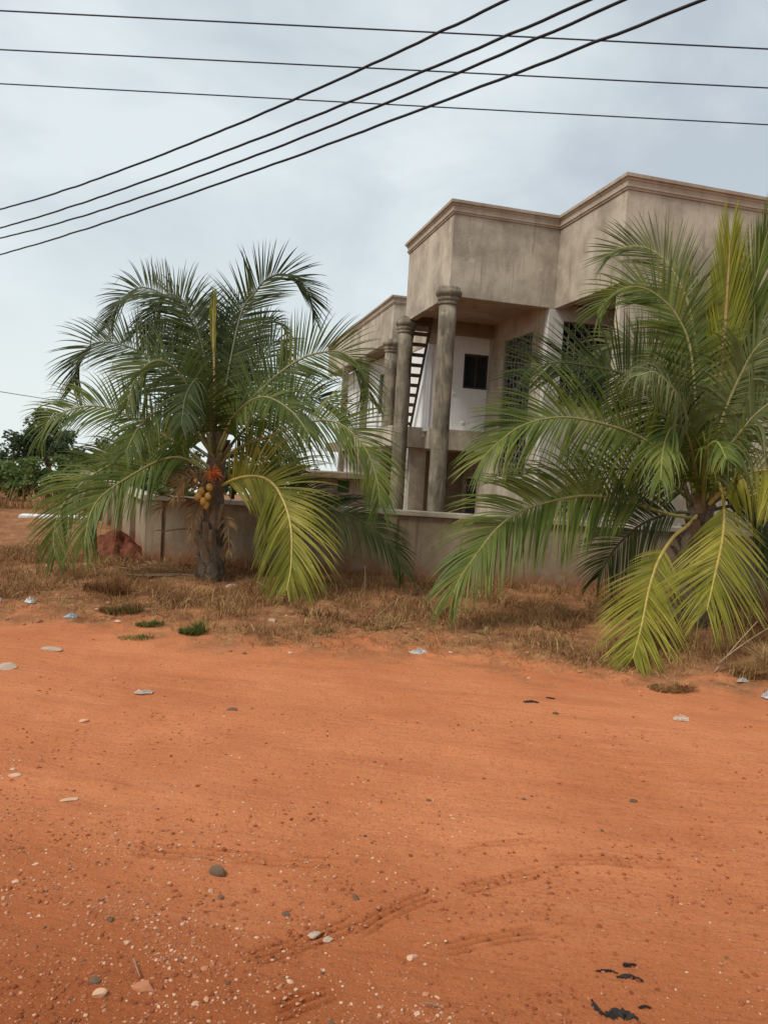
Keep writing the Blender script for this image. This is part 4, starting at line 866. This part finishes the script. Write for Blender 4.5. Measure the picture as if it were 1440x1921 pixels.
tuft(200, 1110, 90, 1200, .45, [DRY], [1], 'round brown dry bush on the verge left of the palm', 38, 'dry_bush', 'dry bush')
tuft(1415, 1265, 120, 1800, .5, [DRYL, DRY], [.5, .5], 'big heap of dry straw at the right edge', 39, 'straw_heap', 'straw')
tuft(1255, 1292, 90, 900, .12, [DRY], [1], 'dark dry weed mat below the hanging yellow frond', 40, 'dry_weed', 'dry weed')
tuft(725, 1180, 60, 500, .28, [DRYL, DRY], [.7, .3], 'curled straw tuft on the verge in the middle', 41, lean=1.6)
# far field: tall dry grass then bushes and trees
PT = scatter(26000, -16, -2.6, 19, 27, lambda x, y: sst((y - 21.5 - 1.0 * fbm(x * .7, y * .7, 2, 81)) / 1.2) * .9 * ~((x > -5.9) & (y < 26.4)))
blades('tall_dry_grass', PT, .25, 1.15, .009, [DRYL, DRY], [.5, .5], 'tall dry grass in front of the distant green bushes', 25, .7)
FOL = [island_mat('foliage_dark', [(.03, .05, .022), (.05, .075, .03), (.09, .115, .05)], .7, .3, .2), island_mat('foliage_green', [(.07, .11, .03), (.12, .165, .045), (.19, .22, .075)], .7, .3, .25)]
BARK = plain('tree_bark', (.09, .07, .055), .9)
def crown(mb, c, R_, n, leaf, seed, lumps=26, floor=0):
    rg_ = np.random.RandomState(seed); L_ = []
    for k in range(lumps):
        d = rg_.normal(size=3); d /= np.linalg.norm(d); L_.append((np.array(c) + d * np.array(R_) * rg_.uniform(.25, .95), rg_.uniform(.16, .42) * min(R_)))
    Vs, Fs = [], []
    for i in range(n):
        q, r = L_[rg_.randint(lumps)]; d = rg_.normal(size=3); d /= np.linalg.norm(d); p = q + d * r * rg_.uniform(.45, 1.05) * [1.25, 1.25, .85]
        if p[2] < floor + .05: p[2] = floor + .05 + rg_.rand() * .2
        a = rg_.normal(size=3); a[2] = a[2] * .6 - .35; a /= np.linalg.norm(a); b2 = np.cross(a, rg_.normal(size=3)); b2 /= np.linalg.norm(b2); s_ = leaf * rg_.uniform(.6, 1.3)
        k = len(Vs); Vs += [p, p + a * s_ * .5 + b2 * s_ * .3, p + a * s_, p + a * s_ * .5 - b2 * s_ * .3]; Fs.append((k, k + 1, k + 2, k + 3))
    mb.add(Vs, Fs); return L_
def tree(x, y, h, R_, n, mi, label, seed, name='tree', leaf=.22, cat='tree', group='distant trees beyond the field', low=.35):
    zb = hz(x, y); o = empty(name, (x, y, zb), label, cat, group); rg_ = np.random.RandomState(seed); hh_ = h - zb; c = np.array([x, y, zb + hh_ * (low + 1) / 2]); mb = MB()
    Ls = crown(mb, c, (R_, R_, hh_ * (1 - low) / 2), n, leaf, seed, floor=zb); mb.build('crown', FOL[mi], o)
    tb = MB(); top = c.copy(); tb.tube([(x, y, zb - .1), (x + .05, y, zb + hh_ * .25), (x - .05, y, zb + hh_ * .5), top], [.05 * hh_ ** .7, .04 * hh_ ** .7, .03 * hh_ ** .7, .02], 8)
    for q, r in Ls[:8]:
        st = np.array([x, y, zb + hh_ * rg_.uniform(.25, .5)]); tb.tube([st, (st + q) / 2 + [0, 0, -.1], q], [.03 * hh_ ** .6, .02 * hh_ ** .6, .01], 6)
    tb.build('trunk', BARK, o, smooth=True); return o
def bushz(px, py, d): return at(px, py, d)
def tr_px(px, ytop, d, R_, n, mi, label, seed, **k):
    p = at(px, ytop, d); return tree(p[0], p[1], p[2], R_, n, mi, label, seed, **k)
tr_px(52, 790, 42, 1.0, 2600, 0, 'slender dark tree with drooping leaves left of the palm crown', 51, low=.3)
tr_px(95, 752, 44, 1.35, 3200, 0, 'tallest distant dark tree, partly behind the left palm fronds', 52, low=.3)
tr_px(-5, 825, 46, 1.2, 1800, 0, 'low dark tree cut by the left photo edge', 53, low=.25)
tr_px(165, 815, 40, 2.3, 4200, 0, 'wide dark tree seen through the lower left fronds', 54, low=.3)
tr_px(232, 850, 40, 2.4, 3600, 0, 'dense low tree behind the left end of the boundary wall', 55, low=.1)
tr_px(330, 838, 42, 2.6, 3800, 0, 'dark tree directly behind the trunk side of left palm', 56, low=.1)
tr_px(440, 835, 42, 2.4, 3600, 0, 'dark tree just right of the left palm trunk', 57, low=.1)
tr_px(520, 838, 40, 2.3, 3400, 0, 'rounded dark tree behind the low arching fronds', 58, low=.1)
tr_px(572, 862, 42, 1.4, 1600, 0, 'small dark tree beside the outbuilding roof', 59, low=.1)
gb_ = 'green bushes at the edge of the field'
for i, (px, yt, d, R_, lb_) in enumerate([(-40, 868, 30, 2.0, 'green bush outermost at left edge of the bush row'), (25, 856, 29, 1.9, 'green bush under the slender dark tree'), (85, 858, 28, 1.8, 'green bush under the tallest distant tree'), (150, 856, 29, 1.9, 'bush behind the left hanging frond'),
                                     (205, 866, 30, 1.8, 'bush seen above the red soil mound'), (262, 870, 31, 1.8, 'bush behind the boundary wall corner'), (330, 884, 32, 2.0, 'bush behind wall left of palm trunk')]):
    tr_px(px, yt, d, R_, 3200, 1, lb_, 70 + i, name='bush', leaf=.17, cat='bush', group=gb_, low=.0)
# pale slab lying in the field
p = gp(45, 966); s_ = MB(); s_.box(p[0] - .1, p[0] + 1.9, p[1] - .2, p[1] + .35, -.02, .13)
tag(s_.build('concrete_slab', WHITE, None, bevel=.01, origin=(p[0], p[1], 0)), 'long pale slab lying in the field at the left', 'slab')
